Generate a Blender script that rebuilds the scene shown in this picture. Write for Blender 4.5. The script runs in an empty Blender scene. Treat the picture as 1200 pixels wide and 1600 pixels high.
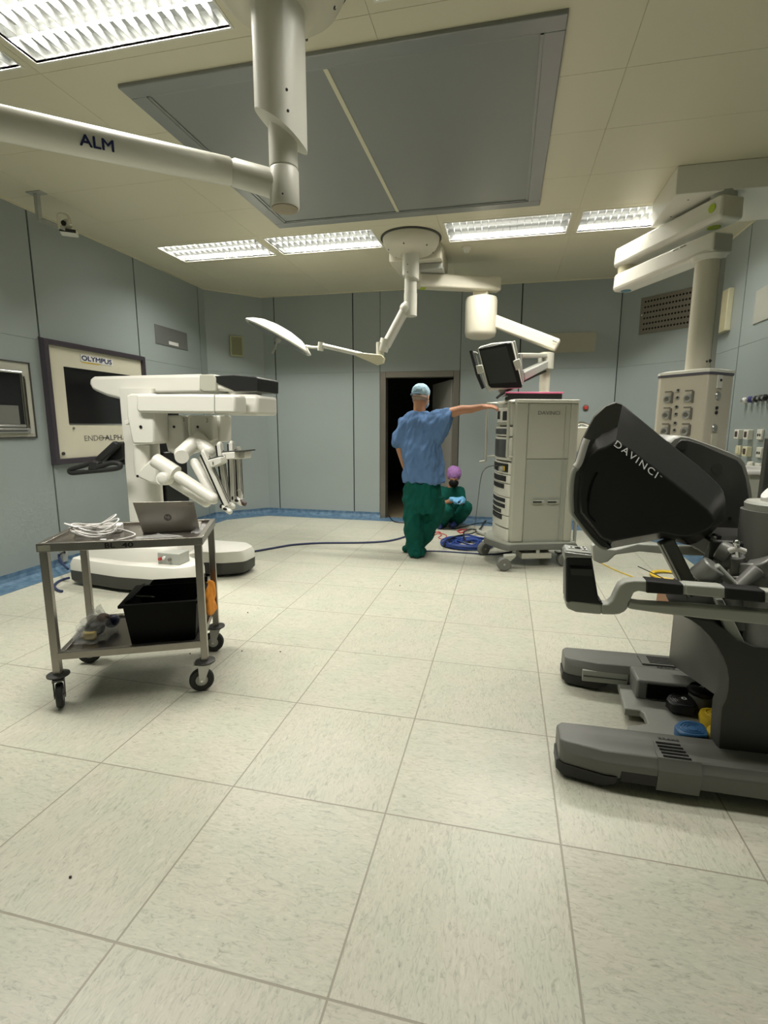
import bpy, bmesh, math, random
import numpy as np
from mathutils import Vector, Matrix, noise
random.seed(7)
R = math.radians
sc = bpy.context.scene
COL = sc.collection

# ------------------------------------------------------------------ camera
F, PITCH, ROLL, YAW, CH, CX, CY = 778.494, 0.162723, 0.004112, -0.221524, 1.37274, 612.876, 791.971
c_, s_ = math.cos(PITCH), math.sin(PITCH); cy_, sy_ = math.cos(YAW), math.sin(YAW)
FW = Vector((sy_*c_, cy_*c_, -s_)); _u = Vector((sy_*s_, cy_*s_, c_)); _r = Vector((cy_, -sy_, 0))
RT = math.cos(ROLL)*_r + math.sin(ROLL)*_u; UP = -math.sin(ROLL)*_r + math.cos(ROLL)*_u
cam_d = bpy.data.cameras.new('camera'); cam = bpy.data.objects.new('camera', cam_d); COL.objects.link(cam)
m = Matrix.Identity(4)
for i in range(3):
    m[i][0] = RT[i]; m[i][1] = UP[i]; m[i][2] = -FW[i]
m[2][3] = CH
cam.matrix_world = m
cam_d.sensor_fit = 'VERTICAL'; cam_d.sensor_height = 32.0; cam_d.sensor_width = 24.0
cam_d.lens = F*32/1600; cam_d.shift_x = -(CX-600)/1600; cam_d.shift_y = (CY-800)/1600
cam_d.clip_start = 0.05; cam_d.clip_end = 60
sc.camera = cam

# ------------------------------------------------------------------ view, world, lamps
sc.view_settings.view_transform = 'Standard'; sc.view_settings.look = 'None'
sc.view_settings.gamma = 1.0; sc.view_settings.use_curve_mapping = False
sc.view_settings.exposure = 0.0
sc.cycles.use_denoising = True
sc.cycles.max_bounces = 8; sc.cycles.diffuse_bounces = 4; sc.cycles.glossy_bounces = 3
sc.cycles.sample_clamp_indirect = 4.0
sc.cycles.caustics_reflective = False; sc.cycles.caustics_refractive = False
LAMP_W = 18.5            # watts of each tube's light
LAMP_COL = (1.0, 0.97, 0.885)
LAMP_SPREAD = 150
w = bpy.data.worlds.new('world'); sc.world = w; w.use_nodes = True
w.node_tree.nodes['Background'].inputs[0].default_value = (0.8, 0.85, 0.8, 1)
w.node_tree.nodes['Background'].inputs[1].default_value = 0.02

# ------------------------------------------------------------------ pixel to place
def ray(x, y): return FW*F + RT*(x-CX) - UP*(y-CY)
CAMP = Vector((0, 0, CH))
def onZ(x, y, z=0.0):
    r = ray(x, y); return CAMP + r*((z-CH)/r.z)
def onY(x, y, Y):
    r = ray(x, y); return CAMP + r*(Y/r.y)
def onX(x, y, X):
    r = ray(x, y); return CAMP + r*(X/r.x)
def onP(x, y, p, n):
    r = ray(x, y); n = Vector(n); return CAMP + r*((Vector(p)-CAMP).dot(n)/r.dot(n))
def onV(x, y, A, B):      # on the vertical plane through A and B
    n = Vector((-(B[1]-A[1]), B[0]-A[0], 0)); return onP(x, y, (A[0], A[1], 0), n)

# ------------------------------------------------------------------ materials
def nt(name):
    m = bpy.data.materials.new(name); m.use_nodes = True
    n = m.node_tree; b = n.nodes['Principled BSDF']; return m, n, b
def setp(b, col=None, rough=None, metal=None, spec=None, **k):
    if col is not None: b.inputs['Base Color'].default_value = (*col, 1)
    if rough is not None: b.inputs['Roughness'].default_value = rough
    if metal is not None: b.inputs['Metallic'].default_value = metal
    if spec is not None: b.inputs['Specular IOR Level'].default_value = spec
def mat(name, col, rough=0.5, metal=0.0, var=0.06, scale=6.0, bump=0.0, bscale=60.0, spec=0.5, stretch=None, coat=0.0, sheen=0.0):
    m, n, b = nt(name); setp(b, col, rough, metal, spec)
    if coat: b.inputs['Coat Weight'].default_value = coat; b.inputs['Coat Roughness'].default_value = 0.1
    if sheen: b.inputs['Sheen Weight'].default_value = sheen
    tc = n.nodes.new('ShaderNodeTexCoord')
    src = tc.outputs['Object']
    if stretch:
        mp = n.nodes.new('ShaderNodeMapping'); mp.inputs['Scale'].default_value = stretch
        n.links.new(src, mp.inputs[0]); src = mp.outputs[0]
    nz = n.nodes.new('ShaderNodeTexNoise'); nz.inputs['Scale'].default_value = scale; nz.inputs['Detail'].default_value = 4
    n.links.new(src, nz.inputs[0])
    mr = n.nodes.new('ShaderNodeMapRange'); mr.inputs[3].default_value = 1-var; mr.inputs[4].default_value = 1+var
    n.links.new(nz.outputs['Fac'], mr.inputs[0])
    hv = n.nodes.new('ShaderNodeHueSaturation'); hv.inputs['Color'].default_value = (*col, 1)
    n.links.new(mr.outputs[0], hv.inputs['Value']); n.links.new(hv.outputs[0], b.inputs['Base Color'])
    if bump:
        n2 = n.nodes.new('ShaderNodeTexNoise'); n2.inputs['Scale'].default_value = bscale; n2.inputs['Detail'].default_value = 3
        n.links.new(src, n2.inputs[0])
        bp = n.nodes.new('ShaderNodeBump'); bp.inputs['Strength'].default_value = bump; bp.inputs['Distance'].default_value = 0.01
        n.links.new(n2.outputs['Fac'], bp.inputs['Height']); n.links.new(bp.outputs[0], b.inputs['Normal'])
    return m
def emis(name, col, e):
    m, n, b = nt(name); setp(b, (0.8, 0.8, 0.8), 0.5)
    b.inputs['Emission Color'].default_value = (*col, 1); b.inputs['Emission Strength'].default_value = e
    return m

M = {}
M['wall'] = mat('wall_laminate', (0.290, 0.330, 0.322), 0.34, 0.0, 0.05, 1.2, 0.05, 260, 0.55)
M['wall_gap'] = mat('wall_joint', (0.03, 0.035, 0.035), 0.8)
M['ceil'] = mat('ceiling_enamel', (0.640, 0.605, 0.455), 0.36, 0, 0.03, 1.0, 0.02, 40)
M['ceil_gap'] = mat('ceiling_joint', (0.50, 0.475, 0.36), 0.7)
M['white'] = mat('white_enamel', (0.72, 0.71, 0.63), 0.32, 0, 0.03, 2.0, spec=0.5)
M['cream'] = mat('cream_plastic', (0.68, 0.64, 0.45), 0.4, 0, 0.03)
M['ivory'] = mat('ivory_plastic', (0.62, 0.59, 0.48), 0.42, 0, 0.04)
M['robot_white'] = mat('robot_shell', (0.70, 0.69, 0.63), 0.38, 0, 0.02)
M['black'] = mat('black_plastic', (0.008, 0.008, 0.008), 0.42, 0, 0.1)
M['black_matte'] = mat('black_matte', (0.003, 0.003, 0.003), 0.65, 0, 0.1, spec=0.15)
M['rubber'] = mat('black_rubber', (0.013, 0.013, 0.013), 0.65, 0, 0.1, 20, 0.1, 200)
M['dkgrey'] = mat('dark_grey_plastic', (0.040, 0.040, 0.036), 0.45, 0, 0.06, 8, 0.05, 400)
M['hood'] = mat('charcoal_shell', (0.021, 0.021, 0.019), 0.34, 0, 0.05, 8, 0.06, 500)
M['midgrey'] = mat('mid_grey_plastic', (0.145, 0.147, 0.133), 0.42, 0, 0.05, 8, 0.04, 400)
M['ltgrey'] = mat('light_grey_plastic', (0.38, 0.39, 0.355), 0.42, 0, 0.05)
M['housing'] = mat('housing_grey', (0.060, 0.060, 0.055), 0.42, 0, 0.05, 8, 0.04, 400)
M['master'] = mat('master_grey', (0.24, 0.24, 0.225), 0.38, 0.2, 0.05)
M['armgrey'] = mat('armrest_grey', (0.47, 0.48, 0.43), 0.42, 0, 0.04)
M['silver'] = mat('silver_paint', (0.42, 0.42, 0.40), 0.32, 0.7, 0.05)
M['steel'] = mat('brushed_steel', (0.30, 0.28, 0.25), 0.30, 0.95, 0.12, 14, 0.06, 60, stretch=(1, 1, 0.12))
M['steel_tray'] = mat('steel_tray', (0.28, 0.255, 0.225), 0.26, 0.9, 0.2, 5, 0.05, 30)
M['frame_metal'] = mat('door_frame_metal', (0.20, 0.185, 0.155), 0.35, 0.6, 0.08)
M['chrome'] = mat('chrome', (0.7, 0.7, 0.7), 0.15, 1.0, 0.02)
M['screen'] = mat('dark_screen', (0.010, 0.010, 0.011), 0.12, 0, 0.02, spec=0.6)
M['screen2'] = mat('grey_screen', (0.055, 0.057, 0.057), 0.28, 0, 0.05, spec=0.5)
M['mauve_frame'] = mat('mauve_frame', (0.10, 0.085, 0.105), 0.28, 0.6, 0.05)
M['cartgrey'] = mat('cart_grey', (0.43, 0.43, 0.36), 0.4, 0, 0.03)
M['cartgrey2'] = mat('cart_grey_recess', (0.36, 0.37, 0.32), 0.42, 0, 0.03)
M['pink'] = mat('pink_trim', (0.55, 0.11, 0.22), 0.4, 0, 0.05)
M['blue_cable'] = mat('blue_cable', (0.02, 0.05, 0.22), 0.45, 0, 0.08)
M['navy'] = mat('navy_cable', (0.02, 0.03, 0.09), 0.5, 0, 0.08)
M['red'] = mat('red_plastic', (0.42, 0.04, 0.035), 0.45, 0, 0.06)
M['yellow'] = mat('yellow_plastic', (0.75, 0.52, 0.03), 0.42, 0, 0.06)
M['bluep'] = mat('blue_pedal', (0.03, 0.13, 0.30), 0.45, 0, 0.06)
M['green'] = mat('scrub_green', (0.001, 0.070, 0.052), 0.85, 0, 0.14, 9, 0.25, 40, spec=0.2)
M['scrub_blue'] = mat('scrub_blue', (0.095, 0.175, 0.33), 0.88, 0, 0.10, 9, 0.25, 40, spec=0.2)
M['cap_blue'] = mat('cap_light_blue', (0.36, 0.52, 0.62), 0.85, 0, 0.08, 30, 0.3, 120)
M['cap_violet'] = mat('cap_violet', (0.27, 0.13, 0.33), 0.85, 0, 0.25, 30, 0.3, 120)
M['glove'] = mat('glove_blue', (0.13, 0.36, 0.60), 0.45, 0, 0.08, 30)
M['clog'] = mat('clog_blue', (0.02, 0.04, 0.15), 0.5)
M['skin'] = mat('skin', (0.43, 0.21, 0.12), 0.5, 0, 0.10, 14, 0.08, 150)
M['skin'].node_tree.nodes['Principled BSDF'].inputs['Subsurface Weight'].default_value = 0.08
M['hair'] = mat('dark_hair', (0.05, 0.035, 0.03), 0.6, 0, 0.3, 60, 0.4, 300)
M['greyhair'] = mat('grey_hair', (0.30, 0.22, 0.17), 0.6, 0, 0.3, 60, 0.3, 300)
M['whitecable'] = mat('white_cable', (0.75, 0.73, 0.70), 0.4)
M['laptop'] = mat('laptop_aluminium', (0.40, 0.375, 0.34), 0.34, 0.75, 0.03)
M['orange'] = mat('orange_cloth', (0.75, 0.27, 0.02), 0.7, 0, 0.15, 20)
M['cardboard'] = mat('cardboard', (0.30, 0.17, 0.10), 0.8, 0, 0.08)
M['grille'] = mat('grille_metal', (0.21, 0.19, 0.16), 0.4, 0.6, 0.06)
M['ink'] = mat('navy_ink', (0.012, 0.018, 0.09), 0.5)
M['greyink'] = mat('grey_ink', (0.15, 0.14, 0.12), 0.5)
M['whiteink'] = mat('white_ink', (0.75, 0.75, 0.72), 0.4)
M['panelgrey'] = mat('ceiling_panel_grey', (0.235, 0.250, 0.235), 0.42, 0.0, 0.05, 1.5)
M['panelgrey2'] = mat('ceiling_panel_trim', (0.27, 0.28, 0.27), 0.35, 0.3, 0.05)
M['lime'] = mat('lime_marker', (0.38, 0.50, 0.03), 0.5)
M['darkroom'] = mat('unlit_room_shade', (0.05, 0.045, 0.04), 0.9)  # darkness of the unlit room put into its wall colour
M['leaf'] = mat('door_leaf_laminate', (0.33, 0.32, 0.29), 0.5)
M['reflector'] = mat('reflector_aluminium', (0.62, 0.63, 0.61), 0.30, 0.85, 0.02)
M['tube'] = emis('fluorescent_tube', (1.0, 0.98, 0.90), 6.0)

def plastic_film(name):
    m, n, b = nt(name); setp(b, (0.95, 0.95, 0.92), 0.15)
    b.inputs['Alpha'].default_value = 0.24; b.inputs['Specular IOR Level'].default_value = 1.0
    nz = n.nodes.new('ShaderNodeTexNoise'); nz.inputs['Scale'].default_value = 45
    bp = n.nodes.new('ShaderNodeBump'); bp.inputs['Strength'].default_value = 0.8; bp.inputs['Distance'].default_value = 0.01
    n.links.new(nz.outputs['Fac'], bp.inputs['Height']); n.links.new(bp.outputs[0], b.inputs['Normal'])
    return m
M['film'] = plastic_film('clear_plastic_film')

def lino():
    m, n, b = nt('linoleum_tiles'); N = n.nodes; L = n.links
    g = N.new('ShaderNodeNewGeometry'); sep = N.new('ShaderNodeSeparateXYZ'); L.new(g.outputs['Position'], sep.inputs[0])
    def math_(op, a, b_=None, c=None):
        q = N.new('ShaderNodeMath'); q.operation = op
        for i, v in enumerate((a, b_, c)):
            if v is None: continue
            if isinstance(v, (int, float)): q.inputs[i].default_value = v
            else: L.new(v, q.inputs[i])
        return q.outputs[0]
    u = math_('DIVIDE', math_('SUBTRACT', sep.outputs[0], -0.9677), 0.6)
    v = math_('DIVIDE', math_('SUBTRACT', sep.outputs[1], 0.9398), 0.6)
    fu, fv = math_('FRACT', u), math_('FRACT', v)
    iu, iv = math_('FLOOR', u), math_('FLOOR', v)
    du = math_('MINIMUM', fu, math_('SUBTRACT', 1.0, fu)); dv = math_('MINIMUM', fv, math_('SUBTRACT', 1.0, fv))
    dmin = math_('MINIMUM', du, dv)
    line = N.new('ShaderNodeMapRange'); line.inputs[1].default_value = 0.0035; line.inputs[2].default_value = 0.0065
    line.inputs[3].default_value = 1.0; line.inputs[4].default_value = 0.0; L.new(dmin, line.inputs[0])
    par = math_('FRACT', math_('MULTIPLY', math_('ADD', iu, iv), 0.5))
    par = math_('GREATER_THAN', par, 0.25)
    cx = N.new('ShaderNodeCombineXYZ'); L.new(iu, cx.inputs[0]); L.new(iv, cx.inputs[1])
    wn = N.new('ShaderNodeTexWhiteNoise'); wn.noise_dimensions = '3D'; L.new(cx.outputs[0], wn.inputs['Vector'])
    def streak(sx, sy):
        cc = N.new('ShaderNodeCombineXYZ')
        L.new(math_('MULTIPLY', sep.outputs[0], sx), cc.inputs[0]); L.new(math_('MULTIPLY', sep.outputs[1], sy), cc.inputs[1])
        L.new(math_('MULTIPLY', wn.outputs[0], 30.0), cc.inputs[2])
        nz = N.new('ShaderNodeTexNoise'); nz.inputs['Scale'].default_value = 1.0; nz.inputs['Detail'].default_value = 5
        nz.inputs['Roughness'].default_value = 0.62; nz.inputs['Distortion'].default_value = 1.6
        L.new(cc.outputs[0], nz.inputs[0]); return nz.outputs['Fac']
    a, c = streak(22, 70), streak(70, 22)
    mx = N.new('ShaderNodeMix'); L.new(par, mx.inputs[0]); L.new(a, mx.inputs[2]); L.new(c, mx.inputs[3])
    cr = N.new('ShaderNodeValToRGB'); e = cr.color_ramp.elements
    e[0].position = 0.22; e[0].color = (0.27, 0.26, 0.21, 1)
    e[1].position = 0.76; e[1].color = (0.62, 0.59, 0.50, 1)
    for p, cl in ((0.37, (0.43, 0.42, 0.345, 1)), (0.48, (0.51, 0.495, 0.41, 1)), (0.60, (0.535, 0.515, 0.43, 1))):
        k = cr.color_ramp.elements.new(p); k.color = cl
    L.new(mx.outputs[0], cr.inputs[0])
    # fine dark flecks
    nz2 = N.new('ShaderNodeTexNoise'); nz2.inputs['Scale'].default_value = 38; nz2.inputs['Detail'].default_value = 3; nz2.inputs['Distortion'].default_value = 2.5
    L.new(g.outputs['Position'], nz2.inputs[0])
    fl = N.new('ShaderNodeMapRange'); fl.inputs[1].default_value = 0.30; fl.inputs[2].default_value = 0.37; fl.inputs[3].default_value = 0.80; fl.inputs[4].default_value = 1.0
    L.new(nz2.outputs['Fac'], fl.inputs[0])
    nz3 = N.new('ShaderNodeTexNoise'); nz3.inputs['Scale'].default_value = 5.0; nz3.inputs['Detail'].default_value = 3; L.new(g.outputs['Position'], nz3.inputs[0])
    mr3 = N.new('ShaderNodeMapRange'); mr3.inputs[1].default_value = 0.4; mr3.inputs[2].default_value = 0.62; mr3.inputs[3].default_value = 0.0; mr3.inputs[4].default_value = 0.45; L.new(nz3.outputs['Fac'], mr3.inputs[0])
    tint = N.new('ShaderNodeMix'); tint.data_type = 'RGBA'; tint.blend_type = 'MULTIPLY'; tint.inputs[7].default_value = (0.86, 0.97, 0.93, 1); L.new(mr3.outputs[0], tint.inputs[0]); L.new(cr.outputs[0], tint.inputs[6])
    tone = math_('ADD', 0.965, math_('MULTIPLY', wn.outputs[0], 0.07))
    hv = N.new('ShaderNodeHueSaturation'); L.new(tint.outputs[2], hv.inputs['Color']); L.new(math_('MULTIPLY', tone, fl.outputs[0]), hv.inputs['Value'])
    m2 = N.new('ShaderNodeMix'); m2.data_type = 'RGBA'; m2.inputs[7].default_value = (0.29, 0.27, 0.21, 1)
    L.new(line.outputs[0], m2.inputs[0]); L.new(hv.outputs[0], m2.inputs[6]); L.new(m2.outputs[2], b.inputs['Base Color'])
    setp(b, rough=0.36, spec=0.5)
    bp = N.new('ShaderNodeBump'); bp.inputs['Strength'].default_value = 0.25; bp.inputs['Distance'].default_value = 0.004; bp.invert = True
    L.new(line.outputs[0], bp.inputs['Height']); L.new(bp.outputs[0], b.inputs['Normal'])
    return m
M['lino'] = lino()
def speckle(name, c1, c2, sc_=35, rough=0.45):
    m, n, b = nt(name); nz = n.nodes.new('ShaderNodeTexNoise'); nz.inputs['Scale'].default_value = sc_; nz.inputs['Detail'].default_value = 5
    tc = n.nodes.new('ShaderNodeNewGeometry'); n.links.new(tc.outputs['Position'], nz.inputs[0])
    cr = n.nodes.new('ShaderNodeValToRGB'); cr.color_ramp.elements[0].position = 0.35; cr.color_ramp.elements[1].position = 0.68
    cr.color_ramp.elements[0].color = (*c1, 1); cr.color_ramp.elements[1].color = (*c2, 1)
    n.links.new(nz.outputs['Fac'], cr.inputs[0]); n.links.new(cr.outputs[0], b.inputs['Base Color']); setp(b, rough=rough); return m
M['skirt'] = speckle('blue_linoleum', (0.055, 0.115, 0.19), (0.13, 0.22, 0.31), 18)

# ------------------------------------------------------------------ mesh building
class MB:
    def __init__(s): s.v = []; s.f = []; s.m = []
    def add(s, vs, fs, m=0):
        o = len(s.v); s.v += [Vector(p) for p in vs]; s.f += [tuple(i+o for i in f) for f in fs]; s.m += [m]*len(fs); return s
    def box(s, lo, hi, m=0):
        x0, y0, z0 = lo; x1, y1, z1 = hi
        return s.obox(Vector(lo), Vector((x1-x0, 0, 0)), Vector((0, y1-y0, 0)), Vector((0, 0, z1-z0)), m)
    def obox(s, p, a, b, c, m=0):
        p, a, b, c = Vector(p), Vector(a), Vector(b), Vector(c)
        vs = [p, p+a, p+a+b, p+b, p+c, p+a+c, p+a+b+c, p+b+c]
        fs = [(0, 3, 2, 1), (4, 5, 6, 7), (0, 1, 5, 4), (1, 2, 6, 5), (2, 3, 7, 6), (3, 0, 4, 7)]
        if a.cross(b).dot(c) < 0: fs = [tuple(reversed(f)) for f in fs]
        return s.add(vs, fs, m)
    def cbox(s, c, size, rz=0.0, m=0):
        a = Vector((math.cos(rz), math.sin(rz), 0))*size[0]; b = Vector((-math.sin(rz), math.cos(rz), 0))*size[1]; k = Vector((0, 0, size[2]))
        return s.obox(Vector(c)-a/2-b/2-k/2, a, b, k, m)
    def prism(s, poly, off, m=0):
        poly = [Vector(p) for p in poly]; off = Vector(off); n = len(poly)
        nrm = Vector((0, 0, 0))
        for i in range(n): nrm += poly[i].cross(poly[(i+1) % n])
        if nrm.dot(off) > 0: poly = poly[::-1]
        return s.loft([poly, [p+off for p in poly]], True, m, flip=True)
    def loft(s, rings, caps=True, m=0, flip=False, closed=True):
        n = len(rings[0]); vs = [p for r in rings for p in r]; fs = []
        for k in range(len(rings)-1):
            for i in range(n if closed else n-1):
                j = (i+1) % n; a, b, c, d = k*n+i, k*n+j, (k+1)*n+j, (k+1)*n+i
                fs.append((a, b, c, d) if not flip else (d, c, b, a))
        if caps:
            a = tuple(range(n)); b = tuple(range((len(rings)-1)*n, len(rings)*n))
            fs += ([tuple(reversed(a)), b] if not flip else [a, tuple(reversed(b))])
        return s.add(vs, fs, m)
    def cyl(s, p0, p1, r0, r1=None, n=20, m=0, caps=True):
        p0, p1 = Vector(p0), Vector(p1); r1 = r0 if r1 is None else r1
        d = (p1-p0).normalized(); a = d.orthogonal().normalized(); b = d.cross(a)
        ring = lambda p, r: [p+(a*math.cos(t)+b*math.sin(t))*r for t in [2*math.pi*i/n for i in range(n)]]
        return s.loft([ring(p0, r0), ring(p1, r1)], caps, m)
    def tube(s, pts, r, n=8, m=0, smooth=4, caps=True):
        pts = [Vector(p) for p in pts]
        if smooth and len(pts) > 2: pts = crom(pts, smooth)
        rr = r if isinstance(r, (list, tuple)) else None
        prev = None; rings = []
        for i, p in enumerate(pts):
            d = (pts[min(i+1, len(pts)-1)]-pts[max(i-1, 0)])
            d = d.normalized() if d.length > 1e-9 else Vector((0, 0, 1))
            a = d.orthogonal().normalized() if prev is None else (prev - d*prev.dot(d))
            a = a.normalized() if a.length > 1e-6 else d.orthogonal().normalized()
            prev = a; b = d.cross(a)
            q = rr[min(int(i*len(rr)/len(pts)), len(rr)-1)] if rr else r
            rings.append([p+(a*math.cos(t)+b*math.sin(t))*q for t in [2*math.pi*k/n for k in range(n)]])
        return s.loft(rings, caps, m)
    def lathe(s, prof, c, n=40, m=0, axis=(0, 0, 1), cap=True):
        c = Vector(c); ax = Vector(axis).normalized(); a = ax.orthogonal().normalized(); b = ax.cross(a)
        rings = [[c+ax*z+(a*math.cos(t)+b*math.sin(t))*max(r, 1e-4) for t in [2*math.pi*i/n for i in range(n)]] for r, z in prof]
        return s.loft(rings, cap, m)
    def ell(s, c, r, n=16, m=0, rot=None):
        c = Vector(c); rot = rot or Matrix.Identity(3); h = n//2; rings = []
        for k in range(1, h):
            ph = math.pi*k/h
            rings.append([c+rot@Vector((r[0]*math.sin(ph)*math.cos(t), r[1]*math.sin(ph)*math.sin(t), -r[2]*math.cos(ph))) for t in [2*math.pi*i/n for i in range(n)]])
        o = len(s.v); s.loft(rings, False, m)
        b = len(s.v); s.v += [c+rot@Vector((0, 0, -r[2])), c+rot@Vector((0, 0, r[2]))]
        last = o+(h-2)*n
        for i in range(n):
            j = (i+1) % n
            s.f += [(b, o+j, o+i), (b+1, last+i, last+j)]; s.m += [m, m]
        return s
    def cap(s, p0, p1, r0, r1, n=14):   # a tapered limb piece with round ends, for remeshing
        s.cyl(p0, p1, r0, r1, n); s.ell(p0, (r0,)*3, n); s.ell(p1, (r1,)*3, n); return s
    def chain(s, pts, rs, n=14):
        for i in range(len(pts)-1): s.cap(pts[i], pts[i+1], rs[i], rs[i+1], n)
        return s
    def build(s, name, mats, parent=None, loc=None, bevel=0.0, seg=2, smooth=True, remesh=0.0, relax=0, wrinkle=0.0, subsurf=0, wscale=9.0, label=None, angle=38):
        if not isinstance(mats, (list, tuple)): mats = [mats]
        mats = [M[x] if isinstance(x, str) else x for x in mats]
        if parent is not None: L = Vector(parent['_o'])
        else: L = Vector(loc) if loc is not None else Vector((0, 0, 0))
        me = bpy.data.meshes.new(name)
        me.from_pydata([tuple(v-L) for v in s.v], [], s.f); me.update()
        for x in mats: me.materials.append(x)
        me.polygons.foreach_set('material_index', s.m); me.validate()
        o = bpy.data.objects.new(name, me); COL.objects.link(o)
        if remesh:
            md = o.modifiers.new('r', 'REMESH'); md.mode = 'VOXEL'; md.voxel_size = remesh
            if relax: q = o.modifiers.new('s', 'SMOOTH'); q.iterations = relax; q.factor = 0.5
            dg = bpy.context.evaluated_depsgraph_get(); dg.update()
            me2 = bpy.data.meshes.new_from_object(o.evaluated_get(dg)); me2.name = name
            o.modifiers.clear(); o.data = me2
            me2.materials.clear()
            for x in mats: me2.materials.append(x)
            me = me2
            if wrinkle:
                co = np.empty(len(me.vertices)*3); me.vertices.foreach_get('co', co); no = np.empty_like(co); me.vertices.foreach_get('normal', no)
                co = co.reshape(-1, 3); no = no.reshape(-1, 3)
                for i in range(len(co)):
                    p = Vector(co[i]); q = noise.noise(Vector((p.x*wscale+p.z*3, p.y*wscale, p.z*wscale*0.45)))
                    q2 = noise.noise(Vector((p.x*wscale*2.3-p.z*8, p.y*wscale*2.3, p.z*wscale)))
                    co[i] += no[i]*wrinkle*(q+0.5*q2)
                me.vertices.foreach_set('co', co.ravel()); me.update()
            if angle == 38: angle = 180
        if smooth:
            me.polygons.foreach_set('use_smooth', [True]*len(me.polygons))
            if angle < 180: me.set_sharp_from_angle(angle=R(angle))
        if bevel:
            b = o.modifiers.new('bevel', 'BEVEL'); b.width = bevel; b.segments = seg; b.limit_method = 'ANGLE'; b.angle_limit = R(34); b.harden_normals = False
            b.use_clamp_overlap = True
        if subsurf:
            q = o.modifiers.new('sub', 'SUBSURF'); q.levels = subsurf; q.render_levels = subsurf
        if parent is not None:
            o.parent = parent
        else: o.location = L
        o['_o'] = tuple(L)
        if label: o['label'] = label
        return o

def crom(pts, k):
    out = []; P = [pts[0]]+pts+[pts[-1]]
    for i in range(1, len(P)-2):
        a, b, c, d = P[i-1:i+3]
        for j in range(k):
            t = j/k; out.append(0.5*((2*b)+(c-a)*t+(2*a-5*b+4*c-d)*t*t+(3*b-a-3*c+d)*t*t*t))
    out.append(pts[-1]); return out

def tag(o, label, cat, group=None):
    o['label'] = label; o['category'] = cat
    if group: o['group'] = group
    return o
def thing(name, label, cat, loc, group=None):
    o = bpy.data.objects.new(name, None); COL.objects.link(o); o.location = loc; o['_o'] = tuple(loc); o.empty_display_size = 0.1
    return tag(o, label, cat, group)
def struct(o): o['kind'] = 'structure'; return o

def text(name, s, org, xd, yd, width, mt, parent, bold=0.0, depth=0.001, center=False, spacing=1.0, height=None, heavy=0.0):
    cu = bpy.data.curves.new(name, 'FONT'); cu.body = s; cu.extrude = 0.0; cu.offset = bold; cu.space_character = spacing
    t = bpy.data.objects.new('tmp_text', cu); COL.objects.link(t)
    dg = bpy.context.evaluated_depsgraph_get(); dg.update()
    me = bpy.data.meshes.new_from_object(t.evaluated_get(dg)); bpy.data.objects.remove(t)
    xs = [v.co.x for v in me.vertices]; ys = [v.co.y for v in me.vertices]
    x0, x1, y0, y1 = min(xs), max(xs), min(ys), max(ys)
    k = width/(x1-x0); ky = (height/(y1-y0)) if height else k
    xd, yd = Vector(xd).normalized(), Vector(yd).normalized(); n = xd.cross(yd).normalized()
    vs = []
    for v in me.vertices:
        a = (v.co.x-x0)*k; b = (v.co.y-y0)*ky
        if center: a -= width/2; b -= (y1-y0)*ky/2
        vs.append(Vector(org)+xd*a+yd*b+n*0.0012)
    mb = MB(); fs_ = [tuple(p.vertices) for p in me.polygons]; mb.add(vs, fs_)
    if heavy:
        for q, (sx, sy) in enumerate(((1, 0), (-1, 0), (0, 1), (0, -1))): mb.add([v+xd*sx*heavy+yd*sy*heavy+n*0.0001*(q+1) for v in vs], fs_)
    nv = len(vs)
    o = mb.build(name, mt, parent, smooth=False)
    q = o.modifiers.new('solid', 'SOLIDIFY'); q.thickness = depth; q.offset = 0
    return o

def V(*a): return Vector(a)
# ================================================================== THE ROOM
XL, XR, YB, YF, ZC, ZS = -4.159, 2.131, 7.118, -1.2, 3.223, 2.12
CLX, CLY = -3.586, 6.53          # left chamfer: (XL,CLY)-(CLX,YB)
CRX, CRY = 1.360, 6.378
DX0, DX1 = -1.785, -0.655

def wall(name, A, B, seams, holes=()):
    A, B = Vector((A[0], A[1], 0)), Vector((B[0], B[1], 0)); L = (B-A).length; d = (B-A)/L
    n = Vector((d.y, -d.x, 0))          # towards the room when A->B runs with the room on its right
    ss = [0]+sorted(seams)+[L]; mb = MB(); g = 0.0085
    def blk(s0, s1, z0, z1, t0, t1, m):
        if s1-s0 > 0.001 and z1-z0 > 0.001: mb.obox(A+d*s0-n*t1+Vector((0, 0, z0)), d*(s1-s0), n*(t1-t0), Vector((0, 0, z1-z0)), m)
    for i in range(len(ss)-1):
        a, b = ss[i], ss[i+1]; hole = None
        for h in holes:
            if a >= h[0]-0.01 and b <= h[1]+0.01: hole = h
        e0 = 0 if i == 0 else g; e1 = 0 if i == len(ss)-2 else g
        for z0, z1 in ((0, ZS-0.0012), (ZS+0.0012, ZC+0.15)):
            if hole and z0 < hole[2] - 0.1: continue
            if hole: e0 = e1 = 0
            blk(a+e0, b-e1, z0, z1, 0, 0.018, 0)
    if holes:
        for h in holes:
            blk(0, h[0], 0, ZC+0.15, 0.014, 0.12, 1); blk(h[1], L, 0, ZC+0.15, 0.014, 0.12, 1); blk(h[0], h[1], h[2], ZC+0.15, 0.014, 0.12, 1)
    else: blk(0, L, 0, ZC+0.15, 0.014, 0.12, 1)
    return struct(mb.build(name, ['wall', 'wall_gap'], smooth=False))
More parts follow.
